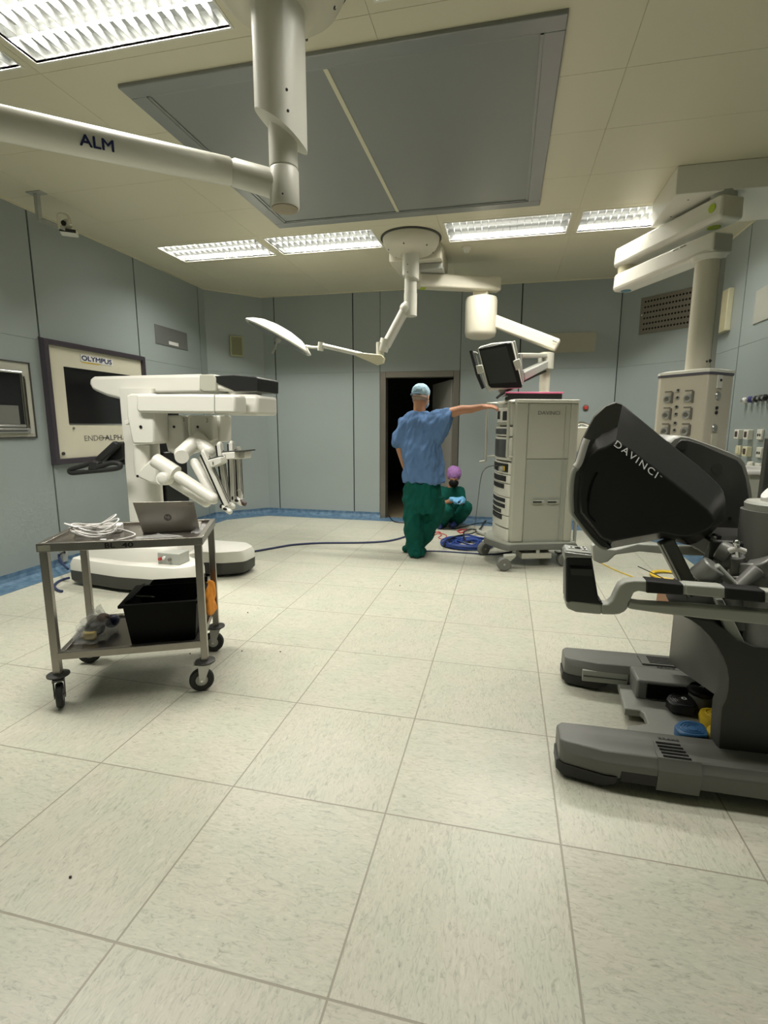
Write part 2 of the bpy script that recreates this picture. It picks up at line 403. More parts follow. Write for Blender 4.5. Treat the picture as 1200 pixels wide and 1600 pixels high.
# the room lies to the right of A->B going clockwise seen from above
wall('wall_left', (XL, YF), (XL, CLY), [y-YF for y in (-0.1, 1.19, 2.48, 3.884, 5.171, 6.381)])
wall('wall_back_left', (XL, CLY), (CLX, YB), [])
wall('wall_back', (CLX, YB), (CRX, YB), [x-CLX for x in (-3.40, -2.19, DX0, DX1, 0.141)], [(DX0-CLX, DX1-CLX, ZS)])
wall('wall_back_right', (CRX, YB), (XR, CRY), [0.004])
wall('wall_right', (XR, CRY), (XR, YF), [0.004]+[CRY-y for y in (5.54, 4.30, 3.05, 1.80, 0.55)])
wall('wall_front', (XR, YF), (XL, YF), [1.2, 2.4, 3.6, 4.8])

struct(MB().box((XL-0.3, YF-0.3, -0.1), (XR+0.3, YB+0.0, 0)).build('floor', 'lino', smooth=False))

# ceiling: metal cassettes with fine joints, open where lamps sit
LX = [(-3.70, -2.547), (-2.469, -1.330), (-0.646, 0.500), (0.577, 1.72)]
LY = [(1.955, 2.462), (4.958, 5.462)]
LAMPS = [(x0, x1, y0, y1) for (y0, y1) in LY for (x0, x1) in LX]
def ceiling():
    g = 0.0012
    holes = [(x0, x1, y0, y1) for (x0, x1, y0, y1) in LAMPS]+[(-2.169, 0.201, 2.679, 4.722)]
    xs = sorted(set([XL-0.2, -3.738, -2.508, -1.29, -0.684, 0.538, 1.758, XR+0.2]+[h[i] for h in holes for i in (0, 1)]))
    ys = sorted(set([YF-0.2, -0.5, 0.1, 0.72, 1.34, 1.90, 2.52, 3.14, 3.70, 4.30, 4.90, 5.52, 6.14, 6.70, YB+0.15]+[h[i] for h in holes for i in (2, 3)]))
    jx = {-3.738, -2.508, -0.684, 0.538, 1.758}; jy = {0.1, 0.72, 1.34, 1.90, 2.52, 3.14, 3.70, 4.30, 4.90, 5.52, 6.14, 6.70}
    mb = MB()
    for i in range(len(xs)-1):
        for j in range(len(ys)-1):
            a, b, c, d = xs[i], xs[i+1], ys[j], ys[j+1]
            if any(h[0]-1e-6 <= (a+b)/2 <= h[1] and h[2]-1e-6 <= (c+d)/2 <= h[3] for h in holes): continue
            mb.box((a+(g if a in jx else 0), c+(g if c in jy else 0), ZC), (b-(g if b in jx else 0), d-(g if d in jy else 0), ZC+0.02), 0)
            mb.box((a, c, ZC+0.004), (b, d, ZC+0.03), 1)
    mb.box((XL-0.2, YF-0.2, ZC+0.13), (XR+0.2, YB+0.15, ZC+0.2), 1)
    return struct(mb.build('ceiling', ['ceil', 'ceil_gap'], smooth=False))
ceiling()
# thin pale cornice bead where walls meet ceiling
mb = MB()
ring = [(XL, YF), (XL, CLY), (CLX, YB), (CRX, YB), (XR, CRY), (XR, YF)]
for i in range(6):
    A, B = Vector((*ring[i], 0)), Vector((*ring[(i+1) % 6], 0)); d = (B-A).normalized(); n = Vector((d.y, -d.x, 0))
    mb.obox(A+Vector((0, 0, ZC-0.012)), B-A, n*0.012, Vector((0, 0, 0.012)))
struct(mb.build('trim_1', 'ceil', smooth=False))

# blue linoleum skirting: a cove up the wall and a strip on the floor
def inset(k, off):
    A = Vector((*ring[k], 0)); B = Vector((*ring[(k+1) % 6], 0)); d = (B-A).normalized(); n = Vector((d.y, -d.x, 0))
    return A+n*off, B+n*off, d
def corner(k, off):      # inset corner at ring[k]
    a0, a1, d0 = inset((k-1) % 6, off); b0, b1, d1 = inset(k, off)
    den = d0.x*d1.y-d0.y*d1.x; t = ((b0.x-a0.x)*d1.y-(b0.y-a0.y)*d1.x)/den; return a0+d0*t
def skirting(name, k, cut=None):
    prof = [(0.0, 0.085), (0.004, 0.085), (0.006, 0.05), (0.018, 0.02), (0.05, 0.004), (0.235, 0.003), (0.235, 0.0), (0.0, 0.0)]
    mb = MB()
    A = [corner(k, o)+Vector((0, 0, z)) for o, z in prof]; B = [corner((k+1) % 6, o)+Vector((0, 0, z)) for o, z in prof]
    if cut:
        def atx(x): return [a+(b-a)*((x-a.x)/(b.x-a.x)) for a, b in zip(A, B)]
        mb.loft([A, atx(cut[0])]); mb.loft([atx(cut[1]), B])
        q0, q1 = atx(cut[0]), atx(cut[1])
        mb.loft([[q0[4], q0[5], q0[6], V(q0[4].x, q0[4].y, 0)], [q1[4], q1[5], q1[6], V(q1[4].x, q1[4].y, 0)]])
        mb.obox(V(cut[0], q0[4].y, 0), (cut[1]-cut[0], 0, 0), (0, 0.12, 0), (0, 0, 0.004))
    else: mb.loft([A, B])
    return struct(mb.build(name, 'skirt', smooth=False))
skirting('baseboard_left', 0); skirting('baseboard_back_left', 1); skirting('baseboard_back', 2, (DX0, DX1))
skirting('baseboard_back_right', 3); skirting('baseboard_right', 4); skirting('baseboard_front', 5)

# door opening with metal frame, leaf pushed open into an unlit room
root = struct(MB().box((DX0, YB-0.016, 0), (DX0+0.082, YB+0.14, ZS)).box((DX1-0.082, YB-0.016, 0), (DX1, YB+0.14, ZS)).box((DX0+0.0825, YB-0.016, ZS-0.082), (DX1-0.0825, YB+0.14, ZS-0.0005)).build('door_1', 'frame_metal', bevel=0.004))
lf = MB(); a = V(DX1-0.085, YB+0.12, 0.01); d = V(-0.42, 0.91, 0).normalized(); n = V(d.y, -d.x, 0)
lf.obox(a, d*0.93, -n*0.04, V(0, 0, 2.0))
root2 = lf.build('door_leaf', 'leaf', root, bevel=0.003)
h = a+d*0.86-n*0.04+V(0, 0, 1.05); MB().tube([h, h-n*0.05, h-n*0.05-d*0.12], 0.009, smooth=0).build('door_handle', 'chrome', root2)
mb = MB()
x0, x1, y0, y1 = DX0-1.0, DX1+1.2, YB+0.12, YB+3.2
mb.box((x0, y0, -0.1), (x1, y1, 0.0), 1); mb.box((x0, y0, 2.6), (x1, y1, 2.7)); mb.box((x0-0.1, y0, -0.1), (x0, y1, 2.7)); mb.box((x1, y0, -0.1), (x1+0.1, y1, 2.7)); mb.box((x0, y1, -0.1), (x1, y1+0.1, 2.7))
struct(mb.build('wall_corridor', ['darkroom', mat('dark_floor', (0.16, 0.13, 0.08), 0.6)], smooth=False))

# ------------------------------------------------------------------ ceiling lamps
def fixture(x0, x1, y0, y1, label, lit=1.0):
    o = thing('ceiling_light', label, 'ceiling light', ((x0+x1)/2, (y0+y1)/2, ZC), 'recessed fluorescent ceiling lights')
    f = 0.012; z = ZC
    mb = MB()
    for a, b, c, d in ((x0, x1, y0, y0+f), (x0, x1, y1-f, y1), (x0, x0+f, y0+f, y1-f), (x1-f, x1, y0+f, y1-f)): mb.box((a, c, z-0.004), (b, d, z+0.012))
    mb.build('frame', 'white', o, smooth=False)
    mb = MB(); a, b, c, d = x0+f, x1-f, y0+f, y1-f
    mb.box((a, c, z+0.085), (b, d, z+0.095)); mb.box((a-0.008, c, z+0.0), (a, d, z+0.09)); mb.box((b, c, z), (b+0.008, d, z+0.09)); mb.box((a, c-0.008, z), (b, c, z+0.09)); mb.box((a, d, z), (b, d+0.008, z+0.09))
    mb.build('reflector', 'reflector', o, smooth=False)
    k = 3; wy = (d-c)/k
    for i in range(k):
        yc = c+wy*(i+0.5)
        MB().cyl((a+0.02, yc, z+0.066), (b-0.02, yc, z+0.066), 0.008, n=10).build('tube', 'tube' if lit else 'white', o)
        if not lit: continue
        ld = bpy.data.lights.new('tube_light', 'AREA'); ld.shape = 'RECTANGLE'; ld.size = b-a-0.06; ld.size_y = 0.02; ld.energy = LAMP_W*lit; ld.color = LAMP_COL; ld.spread = R(LAMP_SPREAD)
        lo = bpy.data.objects.new('tube_light', ld); COL.objects.link(lo); lo.parent = o; lo.location = V((a+b)/2, yc, z+0.052)-Vector(o['_o'])
    mb = MB()
    for i in range(1, k):
        yc = c+wy*i; mb.add([(a, yc-0.012, z+0.045), (b, yc-0.012, z+0.045), (b, yc, z+0.006), (a, yc, z+0.006), (a, yc+0.012, z+0.045), (b, yc+0.012, z+0.045)], [(0, 1, 2, 3), (3, 2, 5, 4)])
    n = 17
    for i in range(1, n):
        xc = a+(b-a)*i/n
        mb.box((xc-0.0012, c, z+0.006), (xc+0.0012, d, z+0.044))
    mb.build('louvre', 'reflector', o, smooth=False)
names = [['left corner', 'second from the left'], []]
LL = ['louvred fluorescent ceiling light cut off by the upper left corner of the view',
      'large louvred fluorescent ceiling light at top left, nearest the white ceiling boom',
      'dimmer louvred ceiling light above the top edge, right of the near boom',
      'dimmer louvred ceiling light above the top edge, over the console',
      'leftmost louvred fluorescent light of the far ceiling row, towards the left wall',
      'louvred fluorescent ceiling light just left of the far round lamp mount',
      'louvred fluorescent ceiling light just right of the far round lamp mount',
      'rightmost louvred ceiling light, ending against the boxed pendant housing']
for k_, (L_, lb) in enumerate(zip(LAMPS, LL)): fixture(*L_, lb, lit=0.5 if k_ in (2, 3) else 1.0)

# grey laminar-flow panel in the ceiling
o = thing('air_supply_panel', 'large grey two-part filter ceiling panel in the middle of the ceiling', 'ceiling panel', (-0.984, 3.70, ZC))
x0, x1, y0, y1 = -2.169, 0.201, 2.679, 4.722; z = ZC
mb = MB(); t = 0.10
for a, b, c, d in ((x0, x1, y0, y0+t), (x0, x1, y1-t, y1), (x0, x0+t, y0+t, y1-t), (x1-t, x1, y0+t, y1-t)): mb.box((a, c, z-0.02), (b, d, z+0.03))
mb.build('frame', 'panelgrey2', o, bevel=0.006)
xm = -1.0
MB().box((x0+t, y0+t, z-0.006), (xm-0.014, y1-t, z+0.02)).build('filter_screen', 'panelgrey', o, smooth=False)
MB().box((xm+0.014, y0+t, z-0.006), (x1-t, y1-t, z+0.02)).build('filter_screen', 'panelgrey', o, smooth=False)
MB().box((xm-0.014, y0+t, z-0.012), (xm+0.014, y1-t, z+0.02)).build('divider', 'ceil', o, bevel=0.003)
mb = MB()
for a, b, c, d in ((x0+t, x1-t, y0+t, y0+t+0.016), (x0+t, x1-t, y1-t-0.016, y1-t), (x0+t, x0+t+0.016, y0+t, y1-t), (x1-t-0.016, x1-t, y0+t, y1-t)): mb.box((a, c, z-0.013), (b, d, z+0.0))
mb.build('inner_bead', 'panelgrey2', o, smooth=False)
MB().box((x0-0.0, y0, z+0.03), (x1, y1, z+0.06)).build('housing', 'panelgrey2', o, smooth=False)
# ================================================================== CEILING EQUIPMENT
def screw_dots(mb, pts, n, r=0.006):
    for p in pts: mb.cyl(Vector(p)-Vector(n)*0.004, Vector(p)+Vector(n)*0.0015, r, n=8)

def dome(o, c, r=0.285):
    x, y = c[:2]; z = ZC
    MB().lathe([(r+0.02, -0.012), (r+0.02, 0), (0, 0)][::-1], (x, y, z-0.0), 48).build('mounting_ring', 'dkgrey', o)
    pr = [(0.06, 0.02), (r, 0.012), (r, -0.014), (r*0.975, -0.045), (r*0.90, -0.085), (r*0.76, -0.118), (r*0.56, -0.135), (0.125, -0.140), (0.112, -0.152), (0.06, -0.154)]
    MB().lathe([(a, b-0.012) for a, b in pr[::-1]], (x, y, z), 56).build('dome_cover', 'ivory', o)
    for k in range(6):
        a = 2*math.pi*k/6+0.4; MB().cyl(V(x+math.cos(a)*r*0.8, y+math.sin(a)*r*0.8, z-0.128), V(x+math.cos(a)*r*0.8, y+math.sin(a)*r*0.8, z-0.10), 0.006, n=8).build('cover_screw', 'dkgrey', o)

def oval_tube(c, rx, ry, ztop, zf, n=48, rot=0.0, flat=0.0):
    """upright tube of oval section whose lower end is cut at a slant: zf(x,y) gives the lower edge"""
    pts = []
    for i in range(n):
        a = 2*math.pi*i/n; x = math.copysign(abs(math.cos(a))**0.8, math.cos(a))*rx; y = math.copysign(abs(math.sin(a))**0.8, math.sin(a))*ry
        pts.append((x*math.cos(rot)-y*math.sin(rot), x*math.sin(rot)+y*math.cos(rot)))
    top = [V(c[0]+x, c[1]+y, ztop) for x, y in pts]; bot = [V(c[0]+x, c[1]+y, zf(x, y)) for x, y in pts]
    return MB().loft([bot, top])

# near surgical-light boom
AX, AY = -0.982, 2.20
o = thing('surgical_light_boom', 'large white ceiling boom with a long side arm, nearest the camera at upper left', 'ceiling boom', (AX, AY, ZC))
dome(o, (AX, AY))
oval_tube((AX+0.002, AY-0.015), 0.092, 0.115, ZC-0.14, lambda x, y: 2.60-0.62*x-0.10*y, rot=R(-12)).build('column_cover', 'white', o, angle=50)
for (u, v_) in ((412, 122), (414, 154)): MB().ell(onY(u, v_, AY-0.112), (0.007, 0.004, 0.007), 8).build('cover_screw', 'dkgrey', o)
for (u, v_) in ((448, 140), (450, 173)): MB().ell(onY(u, v_, AY-0.122), (0.006, 0.006, 0.006), 8).build('cover_screw', 'dkgrey', o)
MB().cyl((AX, AY, 2.95), (AX, AY, 2.465), 0.061, n=36).cyl((AX, AY, 2.465), (AX, AY, 2.455), 0.0585, n=36).build('spindle', 'white', o)
MB().lathe([(0.0, 2.305), (0.060, 2.305), (0.0635, 2.312), (0.0635, 2.453), (0.061, 2.457), (0, 2.457)], (AX, AY, 0), 40).build('arm_hub', 'white', o)
MB().lathe([(0.0, 2.301), (0.056, 2.301), (0.058, 2.306), (0, 2.307)], (AX, AY, 0), 36).build('hub_cap', mat('worn_beige_cap', (0.33, 0.28, 0.20), 0.6, 0, 0.25, 12), o)
e0 = V(-1.249, 2.234, 2.495) ; e0 = onY(367, 270, 2.19); end = onY(0, 192, 1.62); dd = (end-e0).normalized()
st = V(AX, AY, e0.z-0.075)
MB().cyl(st, e0-dd*0.0, 0.058, 0.056, n=32).build('arm_socket', 'white', o)
far = e0+dd*1.5
MB().cyl(e0, e0+dd*0.02, 0.050, 0.050, n=36).build('arm_joint', 'ivory', o)
MB().lathe([(0, 0), (0.052, 0), (0.0555, 0.006), (0.0575, 1.45), (0.0, 1.45)], e0+dd*0.02, 40, axis=dd).build('arm', 'white', o)
p = onY(442, 303, AY-0.066); MB().cyl(p, p-V(0, 0.002, 0), 0.008, n=16).build('lock_ring', 'whiteink', o); MB().cyl(p, p-V(0, 0.004, 0), 0.004, n=12).build('lock_screw', 'dkgrey', o)
# ALM lettering on the arm's side
pc = onY(150, 219, 1.90); ax_l = (e0-end).normalized()
view = (pc-CAMP).normalized(); q = (onP(150, 219, e0, view.cross(ax_l).cross(ax_l))); 
nrm = ax_l.cross(V(0, 0, 1)).normalized()
if nrm.dot(CAMP-q) < 0: nrm = -nrm
upd = nrm.cross(ax_l).normalized()
if upd.z < 0: upd = -upd
s0 = e0+dd*((onP(125, 228, e0, nrm)-e0).dot(dd)); s1 = e0+dd*((onP(175, 222, e0, nrm)-e0).dot(dd))
tilt = (nrm*0.93-V(0, 0, 1)*0.37).normalized(); upt = tilt.cross(ax_l).normalized(); upt = upt if upt.z > 0 else -upt
text('arm_lettering', 'ALM', s0+tilt*0.0575-upt*0.018, ax_l, upt, (s1-s0).length, 'ink', o, height=0.036, heavy=0.0014)

# far surgical light
BX, BY = -1.005, 5.27
o = thing('surgical_light', 'white surgical light with a round tilted head hanging from the far ceiling dome', 'surgical light', (BX, BY, ZC))
dome(o, (BX, BY))
oval_tube((BX, BY), 0.082, 0.092, ZC-0.14, lambda x, y: 2.845-0.25*x, rot=0).build('column_cover', 'white', o, angle=50)
for v_ in (413, 425): MB().ell(onY(637, v_, BY-0.09), (0.006, 0.006, 0.006), 8).build('cover_screw', 'dkgrey', o)
MB().cyl((BX, BY, 2.9), (BX, BY, 2.70), 0.063, n=32).build('spindle', 'white', o)
MB().cyl((BX, BY, 2.698), (BX, BY, 2.475), 0.066, n=32).build('arm_hub', 'white', o)
PY = BY-0.02
e0 = onY(634, 482, PY); e1 = onY(604, 538, PY)
MB().cyl(V(BX, BY, 2.60), e0, 0.06, 0.058, n=28).ell(e0, (0.062,)*3, 20).build('upper_joint', 'white', o)
MB().cyl(e0, e1, 0.050, 0.050, n=28).ell(e1, (0.05,)*3, 20).build('upper_arm', 'white', o)
j0 = onY(597, 535, PY); j1 = onY(594, 568, PY)
MB().cyl(onY(603, 530, PY), onY(598, 549, PY), 0.056, 0.052, n=28).build('elbow', 'white', o)
MB().cyl(V(j1.x, PY, j0.z), V(j1.x, PY, j1.z), 0.042, n=28).build('elbow_spindle', 'white', o)
k0 = onY(590, 561, PY-0.05); k1 = onY(552, 552, PY-0.05)
a0 = [onY(u, v_, PY-0.075) for u, v_ in ((588, 570), (598, 567), (600, 559), (596, 554), (556, 550), (556, 556))]
MB().prism(a0, (0, 0.07, 0)).build('arm_cover', 'cream', o, bevel=0.008)
k2 = onY(505, 540, PY-0.04)
MB().cyl(onY(565, 554, PY-0.04), k2, 0.024, n=20).build('spring_arm', 'white', o)
MB().cyl(onY(502, 535, PY-0.04), onY(500.5, 548, PY-0.04), 0.032, n=20).build('yoke_joint', 'white', o)
MB().tube([onY(500, 543, PY-0.04), onY(490, 543, PY-0.04), onY(478, 541, PY-0.03)], 0.015).build('yoke', 'white', o)
hc = onY(436, 527, PY); t1 = onY(389, 503, PY); t2 = onY(482, 551, PY); xd = (t2-t1).normalized(); rad = (t2-t1).length/2
nn = V(xd.z, 0, -xd.x).normalized(); nn = nn if nn.z > 0 else -nn
nn = (nn*0.97+V(0, 0.13, 0)).normalized()
prof = [(0, 0.105), (rad*0.35, 0.100), (rad*0.62, 0.080), (rad*0.85, 0.042), (rad*0.985, 0.006), (rad, -0.006), (rad*0.97, -0.016), (0, -0.014)]
MB().lathe([(r_, z_) for r_, z_ in prof[::-1]], hc, 56, axis=nn).build('lamp_head', 'white', o, angle=60)
MB().lathe([(0, -0.018), (rad*0.90, -0.018), (rad*0.90, -0.012), (0, -0.012)], hc, 48, axis=nn).build('lens', mat('lamp_lens', (0.16, 0.165, 0.16), 0.25), o)
MB().cyl(hc-nn*0.017, hc-nn*0.06, 0.035, 0.028, n=20).tube([hc-nn*0.05, onY(429, 545, PY-0.02), onY(425, 552, PY-0.03)], 0.012).build('handle', 'ltgrey', o)

# box and boom behind it carrying the monitor pole
o = thing('monitor_boom', 'ivory ceiling boom ending in a vertical pole behind the instrument tower', 'ceiling boom', (-0.98, 5.72, ZC))
MB().box((-1.27, 5.44, 3.065), (-0.72, 6.02, ZC)).build('ceiling_box', 'ivory', o, bevel=0.008)
MB().box((-0.98, 5.55, 3.0), (-0.72, 5.9, 3.062)).build('bearing_plate', 'ltgrey', o, bevel=0.006)
A0 = V(-1.0, 5.70, 2.93); A1 = V(-0.14, 6.05, 2.93); dd = (A1-A0).normalized(); sd = V(-dd.y, dd.x, 0)
MB().obox(A0-sd*0.075-V(0, 0, 0.075), (A1-A0), sd*0.15, V(0, 0, 0.145)).build('upper_arm', 'ivory', o, bevel=0.02, seg=3)
MB().obox(A0+dd*0.02-sd*0.05-V(0, 0, 0.077), dd*0.06, sd*0.1, V(0, 0, 0.004)).build('marker', 'lime', o)
cx, cyy = onY(752, 480, 6.02).x, 6.02
MB().cbox((cx-0.01, cyy, 2.845), (0.17, 0.13, 0.09)).build('neck', 'ivory', o, bevel=0.012)
z1 = onY(752, 466, cyy).z; z0 = onY(752, 528, cyy).z
rr = 0.178
MB().lathe([(0, z0-0.005), (rr*0.7, z0-0.004), (rr*0.93, z0+0.015), (rr, z0+0.06), (rr, z1-0.03), (rr*0.95, z1), (0, z1)], (cx, cyy, 0), 48).build('brake_housing', 'ivory', o, angle=60)
PXY = onY(852, 575, 5.95)
s0 = onY(776, 503, 6.02); s1 = onY(872, 540, 5.95); dd = (s1-s0).normalized(); s0 = s0-dd*0.2
sd = V(-dd.y, dd.x, 0).normalized(); ud = sd.cross(dd); ud = ud if ud.z > 0 else -ud
MB().obox(s0-sd*0.055-ud*0.07, (s1-s0), sd*0.11, ud*0.135).build('spring_arm', 'ivory', o, bevel=0.022, seg=3)
mb = MB()
p = onY(863, 533, 5.885)
mb.obox(p, dd*0.05, V(0, -0.002, 0), ud*0.01); mb.obox(p+dd*0.06, dd*0.03, V(0, -0.002, 0), ud*0.008)
mb.build('nameplate', 'greyink', o)
MB().cyl((PXY.x, 5.95, onY(853, 556, 5.95).z+0.03), (PXY.x, 5.95, onY(853, 551, 5.95).z-0.02), 0.062, n=28).build('end_joint', 'ivory', o)
MB().cyl((PXY.x, 5.95, onY(853, 551, 5.95).z), (PXY.x, 5.95, 0.9), 0.058, n=32).build('pole', 'ivory', o)
MB().cyl((PXY.x, 5.95, 0.9), (PXY.x, 5.95, 0.86), 0.07, n=32).build('pole_cap', 'dkgrey', o)

# right-hand supply pendant
o = thing('supply_pendant', 'big ivory ceiling pendant with double arm, column and outlet box at right', 'supply pendant', (1.6, 4.6, ZC))
MB().box((1.13, 4.29, 3.03), (XR, 4.925, ZC)).build('ceiling_box', 'white', o, bevel=0.006)
for p in ((1.75, 4.34), (1.22, 4.70), (1.25, 4.4)): MB().cyl((p[0], p[1], 3.0285), (p[0], p[1], 3.04), 0.007, n=8).build('box_screw', 'dkgrey', o)
N1, F1 = V(1.475, 4.37, 0), V(1.045, 5.30, 0); dd = (F1-N1).normalized(); sd = V(-dd.y, dd.x, 0)
def beam(a, b, w, z0, z1, e=0.09):
    dd = (b-a).normalized(); sd = V(-dd.y, dd.x, 0); a = a-dd*e; b = b+dd*e
    pr = [(-w*0.5, z0+0.022), (-w*0.40, z0), (w*0.40, z0), (w*0.5, z0+0.022), (w*0.46, z1), (-w*0.46, z1)]
    def sec(p, k): return [p+sd*(x*k)+V(0, 0, (z-(z0+z1)/2)*(0.94 if k < 1 else 1)+(z0+z1)/2) for x, z in pr]
    return MB().loft([sec(a, 0.90), sec(a+dd*0.03, 1), sec(b-dd*0.05, 1), sec(b, 0.80)])
MB().cyl(N1+V(0, 0, 2.99), N1+V(0, 0, 3.04), 0.085, n=32).build('bearing', 'ltgrey', o)
beam(N1, F1, 0.215, 2.835, 3.00).build('upper_arm', 'white', o, bevel=0.012)
MB().cyl(F1+V(0, 0, 2.775), F1+V(0, 0, 2.84), 0.085, n=28).build('arm_joint', 'cream', o)
N2 = V(1.455, 4.42, 0)
beam(N2, F1, 0.195, 2.625, 2.775).build('lower_arm', 'white', o, bevel=0.012)
def endface(nm, a, b, w, z0, z1, mt):
    dd = (b-a).normalized(); sd = V(-dd.y, dd.x, 0); p = a-dd*0.093
    MB().obox(p-sd*w*0.40+V(0, 0, z0+0.018), sd*w*0.80, dd*0.01, V(0, 0, z1-z0-0.032)).build(nm, mt, o, bevel=0.006)
endface('end_cap', N1, F1, 0.215, 2.835, 3.00, 'ivory'); endface('end_cap', N2, F1, 0.195, 2.625, 2.775, 'cartgrey')
MB().lathe([(0, -0.004), (0.045, -0.004), (0.045, 0.004), (0, 0.004)], N1+dd*0.06+V(0, 0, 2.833), 24).build('lime_marker', 'lime', o)
MB().lathe([(0, -0.004), (0.045, -0.004), (0.045, 0.004), (0, 0.004)], F1-dd*0.0+V(0, 0, 2.624), 24).build('blue_marker', mat('blue_marker', (0.08, 0.2, 0.26), 0.4), o)
p = N1-dd*0.02-sd*(-0.108); MB().cyl(p+V(0, 0, 2.925), p+V(0, 0, 2.925)+sd*0.003, 0.03, n=20).build('lime_marker', 'lime', o)
mb = MB(); q = N2+dd*0.16+sd*0.096
mb.obox(q+V(0, 0, 2.75), dd*0.06, sd*0.002, V(0, 0, 0.008)); mb.obox(q+dd*0.075+V(0, 0, 2.75), dd*0.06, sd*0.002, V(0, 0, 0.008)); mb.build('nameplate', 'greyink', o)
C2 = onV(1094, 480, (1.3, 4.43), (1.6, 4.43)); CXp, CYp = 1.437, 4.43
BT = 1.80
MB().cyl((CXp, CYp, 2.63), (CXp, CYp, 2.595), 0.12, 0.10, n=32).build('collar', 'white', o)
MB().cyl((CXp, CYp, 2.60), (CXp, CYp, BT), 0.088, n=40).build('column', 'ivory', o)
MB().cbox((CXp+0.078, CYp-0.045, (2.6+BT)/2), (0.035, 0.05, 2.6-BT)).build('cable_duct', 'ltgrey', o, bevel=0.006)
MB().cyl((CXp+0.03, CYp-0.083, BT+0.06), (CXp+0.03, CYp-0.09, BT+0.06), 0.007, n=10).cyl((CXp+0.055, CYp-0.07, BT+0.065), (CXp+0.055, CYp-0.075, BT+0.065), 0.012, n=12).build('lock_screw', 'dkgrey', o)
# outlet box: chamfered body, front turned a little to the left
ang = R(-50); ux, uy = V(math.cos(ang), math.sin(ang), 0), V(-math.sin(ang), math.cos(ang), 0)
ctr = V(1.432, 4.45, 0)
def bx(x, y, z): return ctr+ux*x+uy*y+V(0, 0, z)
def oct_(w, d, c, z, k=0.0): return [bx(*p, z) for p in ((-w+c, -d), (w-c*0.9, -d), (w-c*0.25, -d+c*0.3), (w, -d+c), (w, d-c), (w-c, d), (-w+c, d), (-w, d-c), (-w, -d+c*0.8))]

W_, D_ = 0.212, 0.172
BB = 0.98
MB().loft([oct_(W_, D_, 0.04, BB), oct_(W_, D_, 0.04, BT-0.045)]).build('outlet_box', mat('beige_metal', (0.56, 0.515, 0.42), 0.36, 0.0, 0.03), o, bevel=0.006)
MB().loft([oct_(W_+0.004, D_+0.004, 0.045, BT-0.048), oct_(W_+0.006, D_+0.006, 0.045, BT-0.03)]).build('dark_band', mat('slate_band', (0.10, 0.09, 0.12), 0.5), o)
MB().loft([oct_(W_+0.008, D_+0.008, 0.045, BT-0.03), oct_(W_+0.006, D_+0.006, 0.045, BT-0.012), oct_(W_-0.03, D_-0.03, 0.04, BT)]).build('lid', 'white', o)
MB().loft([oct_(W_, D_, 0.04, BB-0.02), oct_(W_, D_, 0.04, BB)]).build('bottom_plate', 'ltgrey', o)
fy = -D_-0.001
for r_ in range(3):
    for c2 in range(2):
        x, z = -0.095+c2*0.165, 1.585-r_*0.125
        s = MB().lathe([(0.026, 0.012), (0.032, 0.010), (0.032, 0.0), (0.0, 0.0)][::-1], bx(x, fy, z), 24, axis=-uy).build('gas_socket', 'silver', o)
        MB().lathe([(0.0, 0.018), (0.016, 0.018), (0.016, 0.010), (0.0, 0.010)][::-1], bx(x, fy, z), 20, axis=-uy).obox(bx(x+0.030, fy, z-0.035), ux*0.014, -uy*0.010, V(0, 0, 0.085)).build('socket_hub', 'steel', s)
        MB().obox(bx(x-0.028, fy, z+0.052), ux*0.06, -uy*0.003, V(0, 0, 0.008)).build('socket_label', 'greyink', s)
    for q in range(2):
        MB().lathe([(0.0, 0.010), (0.014, 0.010), (0.014, 0.0), (0.0, 0.0)][::-1], bx(-0.013, fy, 1.645-r_*0.125-q*0.055), 16, axis=-uy).build('earth_plug', 'silver', o)
        MB().lathe([(0.0, 0.013), (0.008, 0.013), (0.008, 0.0), (0.0, 0.0)][::-1], bx(-0.009, fy, 1.648-r_*0.125-q*0.055), 12, axis=-uy).build('earth_pin', 'black', o)
MB().obox(bx(0.055, fy, 1.05), ux*0.04, -uy*0.006, V(0, 0, 0.27)).build('side_rail', 'steel', o, bevel=0.003)
MB().tube([bx(-0.20, -D_+0.02, 1.16), bx(-0.20, -D_-0.03, 1.20), bx(-0.185, -D_-0.035, 1.255), bx(-0.165, -D_-0.03, 1.22), bx(-0.165, -D_-0.02, 0.95)], 0.016, n=12).build('hook_handle', mat('pale_lime', (0.55, 0.56, 0.36), 0.5), o)
# right flank of the box (the chamfer corner to right side)
cf, cn = uy, ux; c0 = bx(W_, -D_+0.08, 0)
MB().obox(c0+cf*0.018+V(0, 0, 1.655), cf*0.062, cn*0.008, V(0, 0, 0.095)).build('alarm_plate', 'white', o, bevel=0.002)
MB().obox(c0+cf*0.045+cn*0.008+V(0, 0, 1.705), cf*0.022, cn*0.004, V(0, 0, 0.016)).build('alarm_button', 'black', o)
for z in (1.60, 1.36): MB().lathe([(0.0, 0.014), (0.026, 0.012), (0.032, 0.0), (0.0, 0.0)][::-1], c0+cf*0.048+V(0, 0, z), 20, axis=cn).build('data_socket', 'silver', o)
for z in (1.51, 1.475): MB().lathe([(0.0, 0.01), (0.012, 0.01), (0.012, 0.0), (0.0, 0.0)][::-1], c0+cf*0.048+V(0, 0, z), 14, axis=cn).build('earth_plug', 'black', o)
for z in (1.215, 1.095): MB().obox(c0+cf*0.012+V(0, 0, z), cf*0.07, cn*0.012, V(0, 0, 0.105)).build('socket_flap', 'ivory', o, bevel=0.003)

